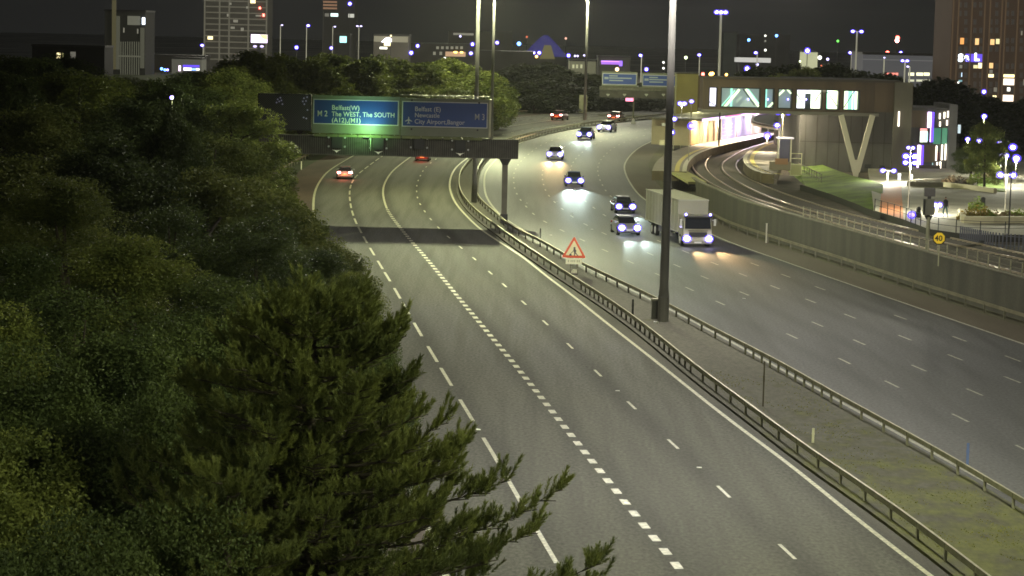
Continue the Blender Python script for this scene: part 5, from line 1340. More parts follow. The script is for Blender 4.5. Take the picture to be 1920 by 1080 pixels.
# ================================================================ CITY BEYOND
def bld(name, label, x0, x1, yt, Y, m_, depth=14, yb=None, cat="building"):
    A, B = W(x0, 110, Y), W(x1, 110, Y); xm = (x0 + x1) / 2; zt = W(xm, yt, Y).z
    r = thing(name, label, cat, ((A.x + B.x) / 2, Y, 0)); hw = (B.x - A.x) / 2
    MB().box(-hw, hw, 0, depth, 0, zt).build("wall", m_, r)
    MB().box(-hw - .15, hw + .15, -.15, depth + .15, zt + .003, zt + .5).build("parapet", M_DARK, r)
    return r, hw, Y
def pxl(r, Y, x, y):
    w = W(x, y, Y); return w.x - r.location.x, w.z
def win(r, Y, x0, x1, y0, y1, m_, name="window", d=.12, frame=True):
    a, zb = pxl(r, Y, x0, y1); b, zt = pxl(r, Y, x1, y0)
    zc = (pxl(r, Y, (x0 + x1) / 2, y0)[1], pxl(r, Y, (x0 + x1) / 2, y1)[1])
    o = MB().box(a, b, -d, -.004, zc[1], zc[0]).build(name, m_, r)
    return o
MF = lambda n, c: mat(n, c, .85, var=.25, vscale=.12)
# tower block with balconies
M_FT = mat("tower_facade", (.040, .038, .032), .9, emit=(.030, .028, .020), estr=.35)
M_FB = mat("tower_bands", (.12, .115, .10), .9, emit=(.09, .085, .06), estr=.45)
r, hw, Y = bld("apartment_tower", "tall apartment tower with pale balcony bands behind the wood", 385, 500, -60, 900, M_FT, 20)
bd = MB(); z = 4
while z < pxl(r, Y, 440, -55)[1]: bd.box(-hw, hw, -.7, -.01, z, z + .45); z += 2.27
bd.build("balcony_bands", M_FB, r)
fn = MB()
for x in (384, 412, 430, 466, 500): a, _ = pxl(r, Y, x, 50); fn.box(a - .3, a + .3, -.95, -.72, 0, pxl(r, Y, 440, -55)[1])
fn.build("pilasters", M_FB, r)
for (x0, x1, y0, y1, mm) in ((470, 479, 0, 6, M_YELW), (390, 399, 68, 74, M_YELW), (431, 434, 5, 9, M_DIMW), (426, 429, 26, 31, M_DIMW), (438, 446, 37, 42, M_DIMW), (433, 440, 50, 54, M_DIMW), (480, 490, 28, 31, M_DIMW), (452, 457, 52, 58, M_DIMW), (462, 466, 12, 16, M_DIMW)):
    win(r, Y, x0, x1, y0, y1, mm, d=1.0)
win(r, Y, 486, 489, 13, 17, M_RED, "red_light", 1.1); win(r, Y, 493, 496, 26, 31, M_RED, "red_light", 1.1)
sc_ = thing("billboard", "large lit billboard screen at the foot of the apartment tower", "billboard", (W(486, 72, 640).x, 640, 0))
a, b = W(469, 72, 640), W(503, 72, 640); w_ = (b.x - a.x) / 2; z0, z1 = W(486, 82, 640).z, W(486, 63, 640).z
MB().box(-w_, w_, 0, .6, z0, z1).build("frame", M_BLACK, sc_)
MB().box(-w_ + .25, w_ - .25, -.06, -.003, z0 + .25, z1 - .25).build("screen", mat("screen_pinkish", (.8, .7, .9), emit=(.88, .70, 1.0), estr=1.2), sc_)
MB().prism([(0, z1 - .3), (w_ - .3, z1 - .3), (w_ - .3, z0 + 1.2), (w_ * .4, z0 + 1.4)], -.10, -.065).build("picture", mat("screen_olive", (.6, .55, .3), emit=(.55, .50, .28), estr=.8), sc_)
MB().box(-.5, .5, .1, .5, 0, z0).build("post", M_DARK, sc_)
for x, y, lab in ((478, 87, "left small headlamp glow under the big billboard"), (491, 87, "right violet lamp under the big billboard")):
    g = W(x, y, 636); o = MB().ball((0, 0, 0), .55, 8, 6, .6).build("lamp_glow", mat("soft_violet", (.6, .5, .9), emit=(.6, .5, 1.0), estr=.9)); o.location = g; tag(o, lab, "lamp")
# left block with white pilasters
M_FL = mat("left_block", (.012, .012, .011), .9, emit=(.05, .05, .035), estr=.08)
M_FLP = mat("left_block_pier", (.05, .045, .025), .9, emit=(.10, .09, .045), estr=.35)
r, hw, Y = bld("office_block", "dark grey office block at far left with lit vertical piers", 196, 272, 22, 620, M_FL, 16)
win(r, Y, 210, 218, 0, 130, M_FLP, "pier", .5); win(r, Y, 218, 225, 30, 130, mat("pier_grey", (.04, .04, .032), .9, emit=(.1, .1, .07), estr=.35), "pier", .4)
win(r, Y, 263, 271, 52, 128, mat("pier_grey", (.04, .04, .032), .9, emit=(.1, .1, .07), estr=.35), "pier", .4)
win(r, Y, 239, 263, 30, 47, mat("pale_panel", (.06, .06, .05), .9, emit=(.12, .12, .09), estr=.5), "panel")
win(r, Y, 267, 272, 33, 46, mat("sign_bluewhite", (1, 1, 1), emit=(.75, .85, 1.0), estr=2), "lit_sign", .6)
for x, y in ((231, 52), (257, 54)): win(r, Y, x, x + 2.5, y, y + 9, M_DIMW)
sl_ = MB()
for x in np.arange(226, 262, 4.2):
    a, _ = pxl(r, Y, x, 100); _, zt2 = pxl(r, Y, x, 78); sl_.box(a, a + .22, -.25, -.01, 0, zt2)
sl_.build("fins", mat("fin_dim", (.05, .05, .04), .9, emit=(.10, .10, .07), estr=.45), r)
win(r, Y, 222, 264, 104, 107, mat("fin_dim", (.05, .05, .04), .9, emit=(.10, .10, .07), estr=.45), "floor_band", .5)
# small lit windows behind the far left trees
r, hw, Y = bld("low_building", "dark low building at far left with two lit yellow windows", 60, 196, 88, 560, MF("dk1", (.03, .03, .028)), 12)
win(r, Y, 106, 114, 99, 109, M_YELW); win(r, Y, 116, 119, 99, 108, mat("dim_olive_window", (.4, .4, .2), emit=(.4, .38, .15), estr=.5)); win(r, Y, 132, 142, 97, 110, M_DIMW)
r, hw, Y = bld("low_building", "dim low building between the office block and the tower", 280, 384, 106, 700, MF("dk2", (.05, .048, .04)), 12)
win(r, Y, 281, 287, 80 + 27, 116, M_DIMW)
r, hw, Y = bld("retail_building", "low shop front with bright blue white sign lights at left", 322, 378, 111, 640, mat("shop_front", (.10, .10, .08), .8, emit=(.1, .1, .08), estr=.3), 10)
win(r, Y, 335, 339, 123, 133, mat("pinkw", (.9, .7, 1), emit=(.95, .7, 1.0), estr=1.5), "sign_letter")
win(r, Y, 344, 359, 127, 132, mat("blue_white_sign", (.9, .9, 1), emit=(.75, .68, 1.0), estr=1.8), "lit_sign"); win(r, Y, 359, 368, 128, 132, mat("blue_sign", (.3, .5, 1), emit=(.22, .42, 1.0), estr=1.2), "lit_sign")
win(r, Y, 368, 374, 128, 132, M_WHITEW, "lit_sign"); win(r, Y, 343, 374, 122, 126, mat("blue_glow", (.15, .1, .8), emit=(.10, .05, .75), estr=.8), "blue_band")
def dot(x, y, Y, r_, m_, label, cat="lamp", name="distant_lamp", sz=1.0):
    o = MB().ball((0, 0, 0), r_ * (1.1 if m_ is M_LED else .72), 8, 6, sz).build(name, M_HALO if m_ is M_LED else m_); o.location = W(x, y, Y)  # led dots get the added violet halo shell
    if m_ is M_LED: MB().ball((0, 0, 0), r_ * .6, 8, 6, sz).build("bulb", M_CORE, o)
    # a slim mast carries every distant lamp down to the ground
    h = o.location.z
    if h > 1: MB().box(-.1, .1, .05, .25, -h, 0).build("mast", M_DARK, o)
    return tag(o, label, cat)
M_BLUE_L = mat("blue_lamp", (.1, .3, 1), emit=(.10, .28, 1.0), estr=4)
dot(303, 129, 640, .55, M_BLUE_L, "upper blue lamp among the far left shop lights"); dot(309, 131, 640, .5, M_BLUE_L, "blue lamp right of another one at far left"); dot(314, 131, 640, .4, M_LED, "white lamp at the right end of the blue cluster")
dot(286, 131, 640, .42, M_RED, "small red lamp left of the blue cluster")
# second tower
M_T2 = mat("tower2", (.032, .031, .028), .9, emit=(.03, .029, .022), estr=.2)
r, hw, Y = bld("apartment_tower", "dark slim tower with brownish lit top floors", 604, 664, -60, 1100, M_T2, 18)
bd = MB()
for y in (3, 9, 15): a, z = pxl(r, Y, 606, y); b, _ = pxl(r, Y, 632, y); bd.box(a, b, -.9, -.01, z - .5, z + .35)
bd.build("lit_bands", mat("brown_band", (.3, .15, .08), emit=(.30, .17, .10), estr=.4), r)
win(r, Y, 620, 634, 25, 31, mat("cool_sign", (.7, .9, .9), emit=(.7, .9, .85), estr=1.0), "lit_sign"); win(r, Y, 609, 617, 25, 31, M_DIMW)
win(r, Y, 653, 664, 26, 33, mat("pale_window", (.5, .5, .45), emit=(.5, .5, .42), estr=.6)); win(r, Y, 605, 606.5, 22, 100, mat("edge_dim", (.2, .2, .15), emit=(.2, .2, .15), estr=.2), "pilaster")
dot(656, 7, 1095, 1.0, M_LED, "bright violet lamp on the roof of the slim tower")
def slamp(x, y, yb, Y, label, offs=(3,), r_=.42, m_=M_LED, pm=None, pole=.16):
    t = W(x, y, Y); b = W(x, yb, Y); root = thing("street_lamp", label, "street lamp", (t.x, Y, 0))
    MB().tube([(0, 0, 0), (0, 0, t.z)], [pole, pole * .8], 6).build("pole", pm or M_POLEL, root)
    for dx in offs:
        xx = dx * Y / FPX; MB().bar((0, 0, t.z), (xx, 0, t.z + .1), .12).build("arm", pm or M_POLEL, root)
        if m_ is M_LED:
            h_ = MB().ball((xx, -.1, t.z), r_ * 1.35, 8, 6, .75).build("lamp_halo", M_HALO, root); MB().ball((xx, -.1, t.z), r_ * .75, 8, 6, .7).build("bulb", M_CORE, h_)  # same added halo shell as on the nearer lamps
        else: MB().ball((xx, -.1, t.z), r_, 8, 6, .6).build("lamp_head", m_, root)
    return root
M_LEDD = mat("led_dim", (.7, .7, 1), emit=(.55, .48, 1.0), estr=1.6)
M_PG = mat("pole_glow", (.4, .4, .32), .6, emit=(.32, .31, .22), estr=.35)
for i, (x, y, yb, Y, o_, rr, mm, lab) in enumerate(((526, 47, 80, 720, (3,), .35, M_LEDD, "leftmost faint lamp of the row beyond the wood"), (575, 48, 80, 720, (3,), .5, M_LED, "second brighter lamp of the row beyond the wood"),
    (624, 50, 82, 720, (4,), .35, M_LEDD, "third lamp of the row beyond the wood, in front of slim tower"), (673, 49, 88, 720, (-3, 4), .38, M_LEDD, "rightmost double lamp of the row beyond the wood"), (381, 85, 103, 700, (-2,), .5, M_LED, "lamp left of the apartment tower foot"),
    (1203, 104, 160, 600, (-2,), .45, M_LED, "lamp above the gap between far gantry signs"), (1100, 104, 130, 640, (-4,), .4, M_LEDD, "hooked lamp beside the farthest mast"),
    (1312, 103, 150, 560, (-1,), .42, M_LED, "lamp above the left end of footbridge"), (1420, 99, 118, 560, (-3,), .42, M_LED, "lamp above the middle of the footbridge, before dark slab"), (1597, 99, 118, 560, (-3,), .42, M_LED, "lamp left of the right double mast"),
    (1697, 114, 148, 420, (-5, 4), .30, M_LED, "double lamp in front of the long grey building"), (1706, 125, 140, 420, (-4,), .25, M_LEDD, "small hooked lamp right of the double one by the grey building"), (1658, 108, 138, 430, (0,), .2, M_LEDD, "thin pale lamp post left on the grey building"))):
    slamp(x, y, yb, Y, lab, o_, rr, mm, M_PG)
slamp(1352, 23, 150, 380, "tall double headed lamp mast left above the footbridge", (-8, 0, 8), .42, M_LED, M_PG, .22)
slamp(1607, 59, 150, 470, "tall double headed lamp mast right above the footbridge", (-8, 8), .40, M_LED, M_PG, .2)
# middle distance blocks
r, hw, Y = bld("warehouse", "long low building behind the trees with brightly lit sign in its middle", 700, 766, 67, 700, MF("wh1", (.13, .12, .10)), 12)
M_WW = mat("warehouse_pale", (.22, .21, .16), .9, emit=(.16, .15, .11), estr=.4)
win(r, Y, 701, 765, 68, 79, M_WW, "upper_wall", .3)
a, zc = pxl(r, Y, 715, 79); b, _ = pxl(r, Y, 734, 79); z1 = pxl(r, Y, 730, 70)[1]; z0 = pxl(r, Y, 725, 79)[1]
MB().prism([(a, z0), (b, z0), (b, z0 + (z1 - z0) * .8), (a + (b - a) * .7, z1), (a + (b - a) * .45, z1 - .2)], -.5, -.31).build("lit_sign", mat("bright_white", (1, 1, 1), emit=(.95, .88, 1.0), estr=2.2), r)
win(r, Y, 720, 732, 80, 86, M_YELW)
win(r, Y, 712, 726, 88, 92, M_WHITEW, "lit_window")
r, hw, Y = bld("teal_screen_building", "small dark building carrying a glowing teal screen", 628, 655, 66, 710, MF("ts", (.03, .03, .03)), 8)
win(r, Y, 637, 650, 68, 80, mat("teal_screen", (.4, .8, .8), emit=(.35, .80, .78), estr=1.0), "screen")
r, hw, Y = bld("office_row", "wide dim office row behind the right part of the wood", 760, 890, 84, 760, MF("or1", (.055, .052, .045)), 14)
win(r, Y, 835, 873, 97, 106, mat("brown_lit_front", (.4, .25, .15), emit=(.36, .23, .14), estr=.6), "lit_front"); win(r, Y, 851, 857, 96.5, 99, M_AMBER, "lit_sign", .3); win(r, Y, 863, 868, 97, 99, M_AMBER, "lit_sign", .3)
for x in (812, 824): win(r, Y, x, x + 5, 97, 103, M_DIMW)
for x in (718, 832): win(r, Y, x, x + 4, 107, 110, M_WHITEW)
for i in range(6): win(r, Y, 818 + i * 9, 823 + i * 9, 87, 92, M_DIMW)
r, hw, Y = bld("office_row", "dim flat roofed block left of the two central masts", 840, 960, 60, 980, MF("or2", (.05, .048, .042)), 14)
win(r, Y, 850, 888, 52 + 10, 66, M_DIMW, "roof_band")
r, hw, Y = bld("warehouse", "dim grey shed just above the wood", 900, 1000, 98, 800, MF("or3", (.05, .048, .042)), 14)
for (x, y, Y2, rr, mm, lab) in ((556, 89, 650, .6, M_LED, "bright violet white lamp right of the big billboard"), (621, 90, 650, .5, M_LED, "violet lamp below the third row lamp"), (771, 99, 700, .7, M_LED, "bright violet lamp above the wood, mid left"),
    (783, 86, 700, .6, M_LED, "violet lamp up right of the bright one above the wood"), (886, 83, 760, .75, M_LED, "violet lamp left of the central masts, upper"), (883, 100, 760, .7, M_LED, "violet lamp left of the central masts, lower"),
    (863, 68, 900, .6, M_LEDD, "faint lamp on the dim flat roofed block"), (733, 67, 695, .4, M_YELW, "yellow lamp over the lit warehouse sign"), (932, 80, 800, .7, M_LED, "violet lamp between mast and dome"), (973, 82, 900, 1.1, M_BLUE_L, "bright blue lamp left of the dome"),
    (989, 103, 880, .6, M_LED, "lamp at the left foot of the dome"), (1001, 99, 880, .65, M_LED, "left white lamp of the pair before the dome"), (1011, 99, 880, .8, M_LED, "right white lamp of the pair before the dome"), (1006, 106, 870, .7, M_AMBER, "amber lamp below the white pair before the dome"),
    (1066, 104, 880, .8, M_LED, "lamp at the right foot of the dome"), (1078, 105, 880, .55, M_LEDD, "faint lamp between dome and farthest mast, left"), (1083, 105, 880, .55, M_LEDD, "faint lamp between dome and farthest mast, right"), (988, 69, 1000, .7, mat("red_dim", (.5, .1, .05), emit=(.5, .12, .06), estr=.8), "dim red roof light left of the dome top"),
    (1061, 72, 1000, .7, mat("red_pale", (.8, .4, .3), emit=(.8, .4, .3), estr=.9), "pale red light right of the dome top"), (1068, 174, 520, .45, M_RED, "small red lamp in the dark trees beyond the bend"), (1157, 130, 600, .7, mat("orange_bright", (1, .6, .3), emit=(1.0, .62, .30), estr=2.5), "orange lamp above the left far gantry sign"),
    (1212, 130, 590, .55, M_LED, "violet lamp above the right far gantry sign"), (1244, 117, 700, .5, M_WHITEW, "upper small white light left of the nearest mast"), (1244, 128, 700, .5, M_WHITEW, "lower small white light left of the nearest mast"), (1286, 108, 700, .7, mat("lime_lamp", (.8, 1, .5), emit=(.85, 1.0, .55), estr=1.6), "pale green lamp right of the nearest mast"),
    (1318, 139, 500, .5, M_RED, "red traffic light at the left end of footbridge roof"), (1333, 139, 500, .6, M_AMBER, "amber sign light beside the red one over footbridge"), (1336, 138, 500, .5, M_AMBER, "second amber sign light over footbridge"), (1362, 140, 500, .4, M_AMBER, "single amber lamp right of the amber pair"), (1352, 150, 300, .22, M_LED, "violet lamp on the footbridge roof edge"),
    (1404, 75, 900, .8, M_BLUE_L, "faint blue lamp on the far slab left"), (1456, 67, 900, .8, M_BLUE_L, "faint blue lamp on the far slab right"), (1435, 67, 900, .6, M_WHITEW, "top white light of the vertical row"), (1435, 77, 900, .55, M_DIMW, "middle white light of the vertical row"), (1435, 94, 900, .7, M_WHITEW, "bottom white light of the vertical row"),
    (1514, 95, 700, .9, M_LED, "large violet lamp over a pale lit roof"), (1537, 108, 700, .9, M_WHITEW, "white globe light right of the pale lit roof"), (1552, 111, 700, .6, M_LEDD, "faint lamp right of the white globe light"), (1500, 115, 700, .45, mat("lime_lamp", (.8, 1, .5), emit=(.85, 1.0, .55), estr=1.6), "small yellow green light under the pale roof"),
    (1571, 77, 900, .7, mat("green_lamp", (.1, .8, .1), emit=(.15, .8, .1), estr=1.2), "small green light in the sky right of centre"), (1401, 129, 600, .8, M_LED, "upper lamp of the bright pair behind footbridge"), (1402, 139, 600, .9, M_LED, "lower lamp of the bright pair behind footbridge"), (1420, 121, 600, .5, M_LEDD, "faint violet lamp near the bright pair"),
    (1683, 71, 800, 1.0, M_RED, "red beacon high on the right, upper"), (1682, 76, 800, .9, M_TAILH, "bright red white beacon high on the right"), (1664, 99, 700, .8, M_RED, "red beacon left above the grey building"), (1689, 99, 700, .6, M_LED, "violet lamp above the grey building"), (1774, 54, 900, .8, M_WHITEW, "white light at the top left of the brown flats"),
    (1609, 126, 600, .5, M_LEDD, "faint lamp at foot of the right double mast"), (1845, 172, 330, .35, M_LED, "violet lamp in front of the brown flats"), (1540, 123, 650, .35, mat("red_dim", (.5, .1, .05), emit=(.5, .12, .06), estr=.8), "dim red lights in the dark right of centre")):
    dot(x, y, Y2, rr, mm, lab)
# dome, its blue floodlighting put into colour and emission
DY = 1000.0; g = W(1022, 100, DY)
dm = thing("domed_building", "dark domed building washed in deep blue violet light", "building", (g.x, DY, 0))
R0 = (W(1063, 100, DY).x - W(981, 100, DY).x) / 2; zt = W(1022, 66, DY).z; z0 = W(1022, 106, DY).z
M_DOME = mat("dome_blue_wash", (.03, .03, .10), .7, col2=(.015, .015, .04), vscale=.05, emit=(.020, .018, .105), estr=.6)
prof = [(1.0, 0), (.86, .22), (.62, .50), (.40, .72), (.22, .90), (.10, 1.0)]
secs = [[(R0 * a * math.cos(t), R0 * .6 * a * math.sin(t), z0 + (zt - z0) * h) for t in np.linspace(0, 2 * PI, 17)[:-1]] for a, h in prof]
MB().loft(secs).build("dome", M_DOME, dm, smooth=True)
MB().box(-R0, R0, -R0 * .55, R0 * .5, 0, z0).build("hall", MF("dome_hall", (.04, .04, .035)), dm)
MB().loft([[(-R0 * .25, -R0 * .7, z0 - 1), (R0 * .45, -R0 * .7, z0 - 1), (R0 * .45, -R0 * .5, z0 - 1), (-R0 * .25, -R0 * .5, z0 - 1)], [(-R0 * .05, -R0 * .7, z0 + 5), (R0 * .25, -R0 * .7, z0 + 5), (R0 * .25, -R0 * .5, z0 + 5), (-R0 * .05, -R0 * .5, z0 + 5)]]).build("olive_porch", mat("olive_dim", (.10, .09, .04), .8, emit=(.09, .08, .03), estr=.6), dm)
# purple lit building etc
r, hw, Y = bld("shop_building", "low grey building with glowing purple pink canopy band", 1122, 1182, 108, 620, MF("pb", (.09, .09, .075)), 12)
win(r, Y, 1127, 1166, 114, 116, mat("purple_line", (.7, .3, 1), emit=(.62, .28, 1.0), estr=.8), "purple_strip", .4); win(r, Y, 1127, 1167, 116, 121, mat("purple_soft", (.4, .15, .7), emit=(.26, .10, .52), estr=.7), "purple_panel", .3)
win(r, Y, 1161, 1167, 114, 124, mat("purple_blue", (.3, .15, .9), emit=(.30, .15, .95), estr=.7), "blue_strip", .5)
r, hw, Y = bld("pale_building", "dim olive lit low building left of the purple canopy", 1068, 1118, 115, 630, mat("pale_olive", (.15, .15, .10), .9, emit=(.05, .05, .03), estr=.8), 12)
for x in (1073, 1080, 1088, 1096): win(r, Y, x, x + 4, 121, 128, mat("olive_window", (.4, .4, .25), emit=(.4, .4, .24), estr=.5))
r, hw, Y = bld("slab_block", "faint dark slab block behind the left double mast", 1356, 1380, 62, 950, MF("slab", (.055, .07, .06)), 12)
r, hw, Y = bld("dark_block", "faint dark block with few blue lights behind the footbridge", 1385, 1480, 66, 960, MF("blk", (.035, .035, .032)), 12)
r, hw, Y = bld("pale_roof_kiosk", "pale lit flat roof structure under the large violet lamp", 1504, 1533, 98, 705, mat("pale_roof", (.3, .3, .18), .8, emit=(.26, .27, .16), estr=.8), 6)
o = MB().box(-5, 5, 0, 3, 0, 1.3).build("pale_wall", mat("pale_roof2", (.3, .3, .3), .8, emit=(.2, .2, .2), estr=.8)); o.location = W(1412, 113, 650); o.location.z -= .6; MB().box(-4, -3.6, 1, 1.4, -o.location.z, 0).build("support", M_DARK, o); tag(o, "pale horizontal lit roof bar left of centre lamp", "roof")
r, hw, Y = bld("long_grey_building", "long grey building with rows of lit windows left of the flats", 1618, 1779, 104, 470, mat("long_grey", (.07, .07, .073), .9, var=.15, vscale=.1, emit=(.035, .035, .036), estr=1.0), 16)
win(r, Y, 1618, 1779, 112, 114, mat("cornice", (.15, .15, .15), .9, emit=(.05, .05, .05), estr=1.0), "cornice", .3)
for (a, b) in ((1703, 1714), (1718, 1731), (1732, 1743), (1759, 1770), (1774, 1779)):
    win(r, Y, a, b, 136, 142, mat("cream_window", (.9, .85, .6), emit=(.80, .78, .52), estr=.9)); win(r, Y, a, b, 149, 153, mat("cream_window_dim", (.6, .58, .4), emit=(.5, .5, .36), estr=.7))
for (a, b) in ((1658, 1667), (1668, 1678), (1679, 1684)): win(r, Y, a, b, 136.5, 141, mat("red_window", (.8, .25, .2), emit=(.85, .24, .18), estr=.9), "red_sign")
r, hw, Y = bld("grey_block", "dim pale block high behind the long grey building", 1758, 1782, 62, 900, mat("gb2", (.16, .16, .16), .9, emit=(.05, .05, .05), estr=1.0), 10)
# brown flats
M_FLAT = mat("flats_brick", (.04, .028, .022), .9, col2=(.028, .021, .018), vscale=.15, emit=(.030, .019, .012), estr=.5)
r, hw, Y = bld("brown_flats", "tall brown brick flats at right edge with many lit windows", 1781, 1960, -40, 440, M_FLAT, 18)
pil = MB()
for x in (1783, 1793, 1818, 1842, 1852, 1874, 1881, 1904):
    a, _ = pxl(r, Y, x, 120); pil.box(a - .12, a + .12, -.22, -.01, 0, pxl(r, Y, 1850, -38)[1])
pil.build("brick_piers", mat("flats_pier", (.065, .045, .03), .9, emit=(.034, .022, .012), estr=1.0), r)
for row, y in enumerate((-10, 4, 20, 36, 52, 71, 87, 119, 136, 153, 165, 180)):
    for x in (1797, 1808, 1825, 1836, 1855, 1866, 1886, 1896, 1912):
        rs_ = rnd.random()
        if y > 70 or rs_ < .6: win(r, Y, x, x + 6, y, y + 10, mat("flat_glass", (.03, .03, .03), .3, emit=(.055, .05, .042), estr=.3), "window", .06)
for (x0, x1, y0, y1, mm) in ((1800, 1807.5, 71, 83, mat("orange_window", (.8, .35, .1), emit=(.62, .28, .08), estr=.8)), (1828, 1835.5, 72, 84, M_WARMW), (1856.5, 1864.5, 73.5, 84, M_WARMW), (1867, 1874, 73, 82.5, mat("olive_lit", (.8, .7, .4), emit=(.62, .58, .30), estr=.8)),
    (1834, 1842.5, 118, 128, M_YELW), (1825, 1833, 122, 128, mat("olive_lit", (.8, .7, .4), emit=(.62, .58, .30), estr=.8)), (1854.5, 1862, 118, 128, M_WARMW), (1853, 1863, 139, 145, M_YELW), (1880, 1903, 139.5, 145, M_YELW), (1881, 1902.5, 147.5, 159.5, mat("pinkish_lit", (1, .8, .7), emit=(1.0, .84, .66), estr=1.0)),
    (1888, 1894, 164, 171, M_WHITEW), (1880, 1900, 178, 190, mat("pinkish_lit", (1, .8, .7), emit=(1.0, .84, .66), estr=1.0)), (1861, 1868, 179, 187, M_YELW), (1863, 1869, 164, 172, M_DIMW), (1795, 1800, 153, 159, M_WHITEW), (1802, 1804, 136, 144, M_COOLW), (1797, 1804, 150, 158, mat("teal_dim", (.2, .4, .45), emit=(.12, .25, .28), estr=.8)),
    (1914, 1917, 58, 66, M_DIMW), (1838, 1840, 175, 185, M_DIMW), (1918, 1924, 149, 160, M_DIMW), (1855, 1861, 131, 137, M_DIMW), (1799, 1804, 122, 128, M_DIMW)):
    win(r, Y, x0, x1, y0, y1, mm, "lit_window", .16 if mm.name != 'teal_dim' else .12)
M_LET = mat("letter_bluewhite", (1, 1, 1), emit=(.80, .92, 1.0), estr=2.2)
def letter(s_, x, y):
    a, z = pxl(r, Y, x, y); q = text(s_, 1.9, M_LET, r, (a, -.35, z), name="sign_letter", bold=.05); return q
letter("S", 1796, 114.5); letter("a", 1807.5, 113.5); letter("L", 1826, 113)
MB().box(pxl(r, Y, 1810, 110)[0], pxl(r, Y, 1842, 110)[0], -.14, -.10, pxl(r, Y, 1820, 116)[1], pxl(r, Y, 1820, 101)[1]).build("sign_back_glow", mat("blue_back", (.1, .06, .5), emit=(.10, .06, .55), estr=.8), r)
# barrier across the far side of the road
fbp = MB(); F1 = far = dens(px_line([(925, 224), (1000, 223), (1090, 224), (1180, 229), (1250, 234)]), 3, 1)

for (x, y, Y2, pw_) in ((560, 60, 600, 1.0), (860, 50, 650, 1.3), (1150, 60, 560, 1.2), (1450, 40, 620, 1.2), (1720, 60, 400, .5), (440, 60, 780, 1.5), (1000, 50, 850, 1.5), (1500, 50, 820, 1.0)):
    w = W(x, y, Y2); light('POINT', "city_fill", (w.x, Y2, 38), 22000 * pw_, (1.0, .95, .78), 1.0)  # floating lights without fixtures, added to brighten far ground and facades


# ================================================================ TREES
ORD = ["first", "second", "third", "fourth", "fifth", "sixth", "seventh", "eighth", "ninth", "tenth", "eleventh", "twelfth", "thirteenth", "fourteenth", "fifteenth", "sixteenth"]
def ordered(items, key, rows, txt):
    """label every tree by its row and its place in that row, counted from the left"""
    out = {}
    for nm, cond in rows:
        sel = sorted([i for i, it in enumerate(items) if cond(it)], key=lambda i: key(items[i]))
        for k, i in enumerate(sel): out[i] = txt % (ORD[min(k, 15)], nm)
    return out
def make_tree(name, label, seed, H, R, n, leaf, m_, crown0=.12, group=None, nl=48):
    rs = np.random.RandomState(seed)
    root = thing(name, label, "tree", (0, 0, -500), group=group)
    # lobes through the crown volume
    C = []
    for i in range(nl):
        u = rs.uniform(0, 1); z = crown0 + (1 - crown0) * u ** .8
        rr = math.sin(min(1, (1 - (z - crown0) / (1 - crown0)) * 1.35 + .12) * PI / 2) * (.55 + .45 * min(1, (z - crown0 + .1) * 3))
        a = rs.uniform(0, 2 * PI); d = rr * math.sqrt(rs.uniform(.15, 1)) * .78
        C.append((math.cos(a) * d * R, math.sin(a) * d * R, z * H * .93, R * rs.uniform(.12, .30)))
    C = np.array(C); w = C[:, 3] ** 2; idx = rs.choice(len(C), n, p=w / w.sum())
    d = rs.normal(size=(n, 3)); d /= np.linalg.norm(d, axis=1)[:, None]
    rad = rs.uniform(.40, 1.35, (n, 1)) ** .75
    P = C[idx, :3] + d * rad * C[idx, 3:4] * np.array([1, 1, .85])
    # small twig clusters make gaps
    g = np.sin(P[:, 0] * 2.3 + seed) + np.sin(P[:, 1] * 2.7 + seed * 2) + np.sin(P[:, 2] * 3.1 + seed * 3)
    P = P[g > -.95]
    me = fastmesh("crown", leafcloud(None, None, P, leaf, rs), 4, m_)
    o = bpy.data.objects.new("crown", me); scene.collection.objects.link(o); o.parent = root
    tb = MB(); tb.tube([(0, 0, -1), (.05 * R, 0, H * .3), (0, .05 * R, H * .6), (0, 0, H * .85)], [H * .022, H * .017, H * .010, .03], 8)
    for i in range(7):
        c = C[rs.randint(len(C))]; z = rs.uniform(.25, .6) * H
        tb.tube([(0, 0, z), (c[0] * .5, c[1] * .5, (z + c[2]) / 2 + .3), (c[0], c[1], c[2])], [H * .009, H * .006, .02], 6)
    tb.build("trunk", M_BARK, root)
    return root
GW = "broadleaf trees massed in the dark wood left of the motorway"
EDGE = {"655,505": "small leafy tree leaning over the hard shoulder right above the pine", "585,455": "broad leafy tree beside the hard shoulder just below the gantry shadow", "628,452": "leafy tree at the road edge where the gantry shadow meets the wood",
        "530,384": "low round tree at the road edge below the left gantry leg", "492,350": "yellow green tree directly under the left end of the gantry", "60,98": "tall dark tree forming the skyline at the far left", "440,120": "lit tree rising just left of the message board",
        "60,640": "large leafy crown at the left edge, lower middle of the photo", "700,600": "slim leafy tree peeping out behind the pine top at the road"}
GF = "distant trees lit by the motorway lamps behind the signs"
GD = "dark trees beyond the far bend"
near_p = [make_tree("broadleaf_tree", "leafy broadleaf tree in the dark wood left of the motorway", 11 + i, 12, 4.6, 95000, .060, M_LEAF if i != 2 else M_LEAFLIT, group=GW) for i in range(4)]
mid_p = [make_tree("broadleaf_tree", "leafy broadleaf tree in the dark wood left of the motorway", 31 + i, 12, 4.8, 56000, .098, M_LEAF if i else M_LEAFLIT, group=GW) for i in range(3)]
far_p = [make_tree("distant_tree", "tree behind the gantry signs lit olive green", 51 + i, 12, 5.2, 27000, .18, M_LEAFLIT, group=GF) for i in range(3)]
used = set()
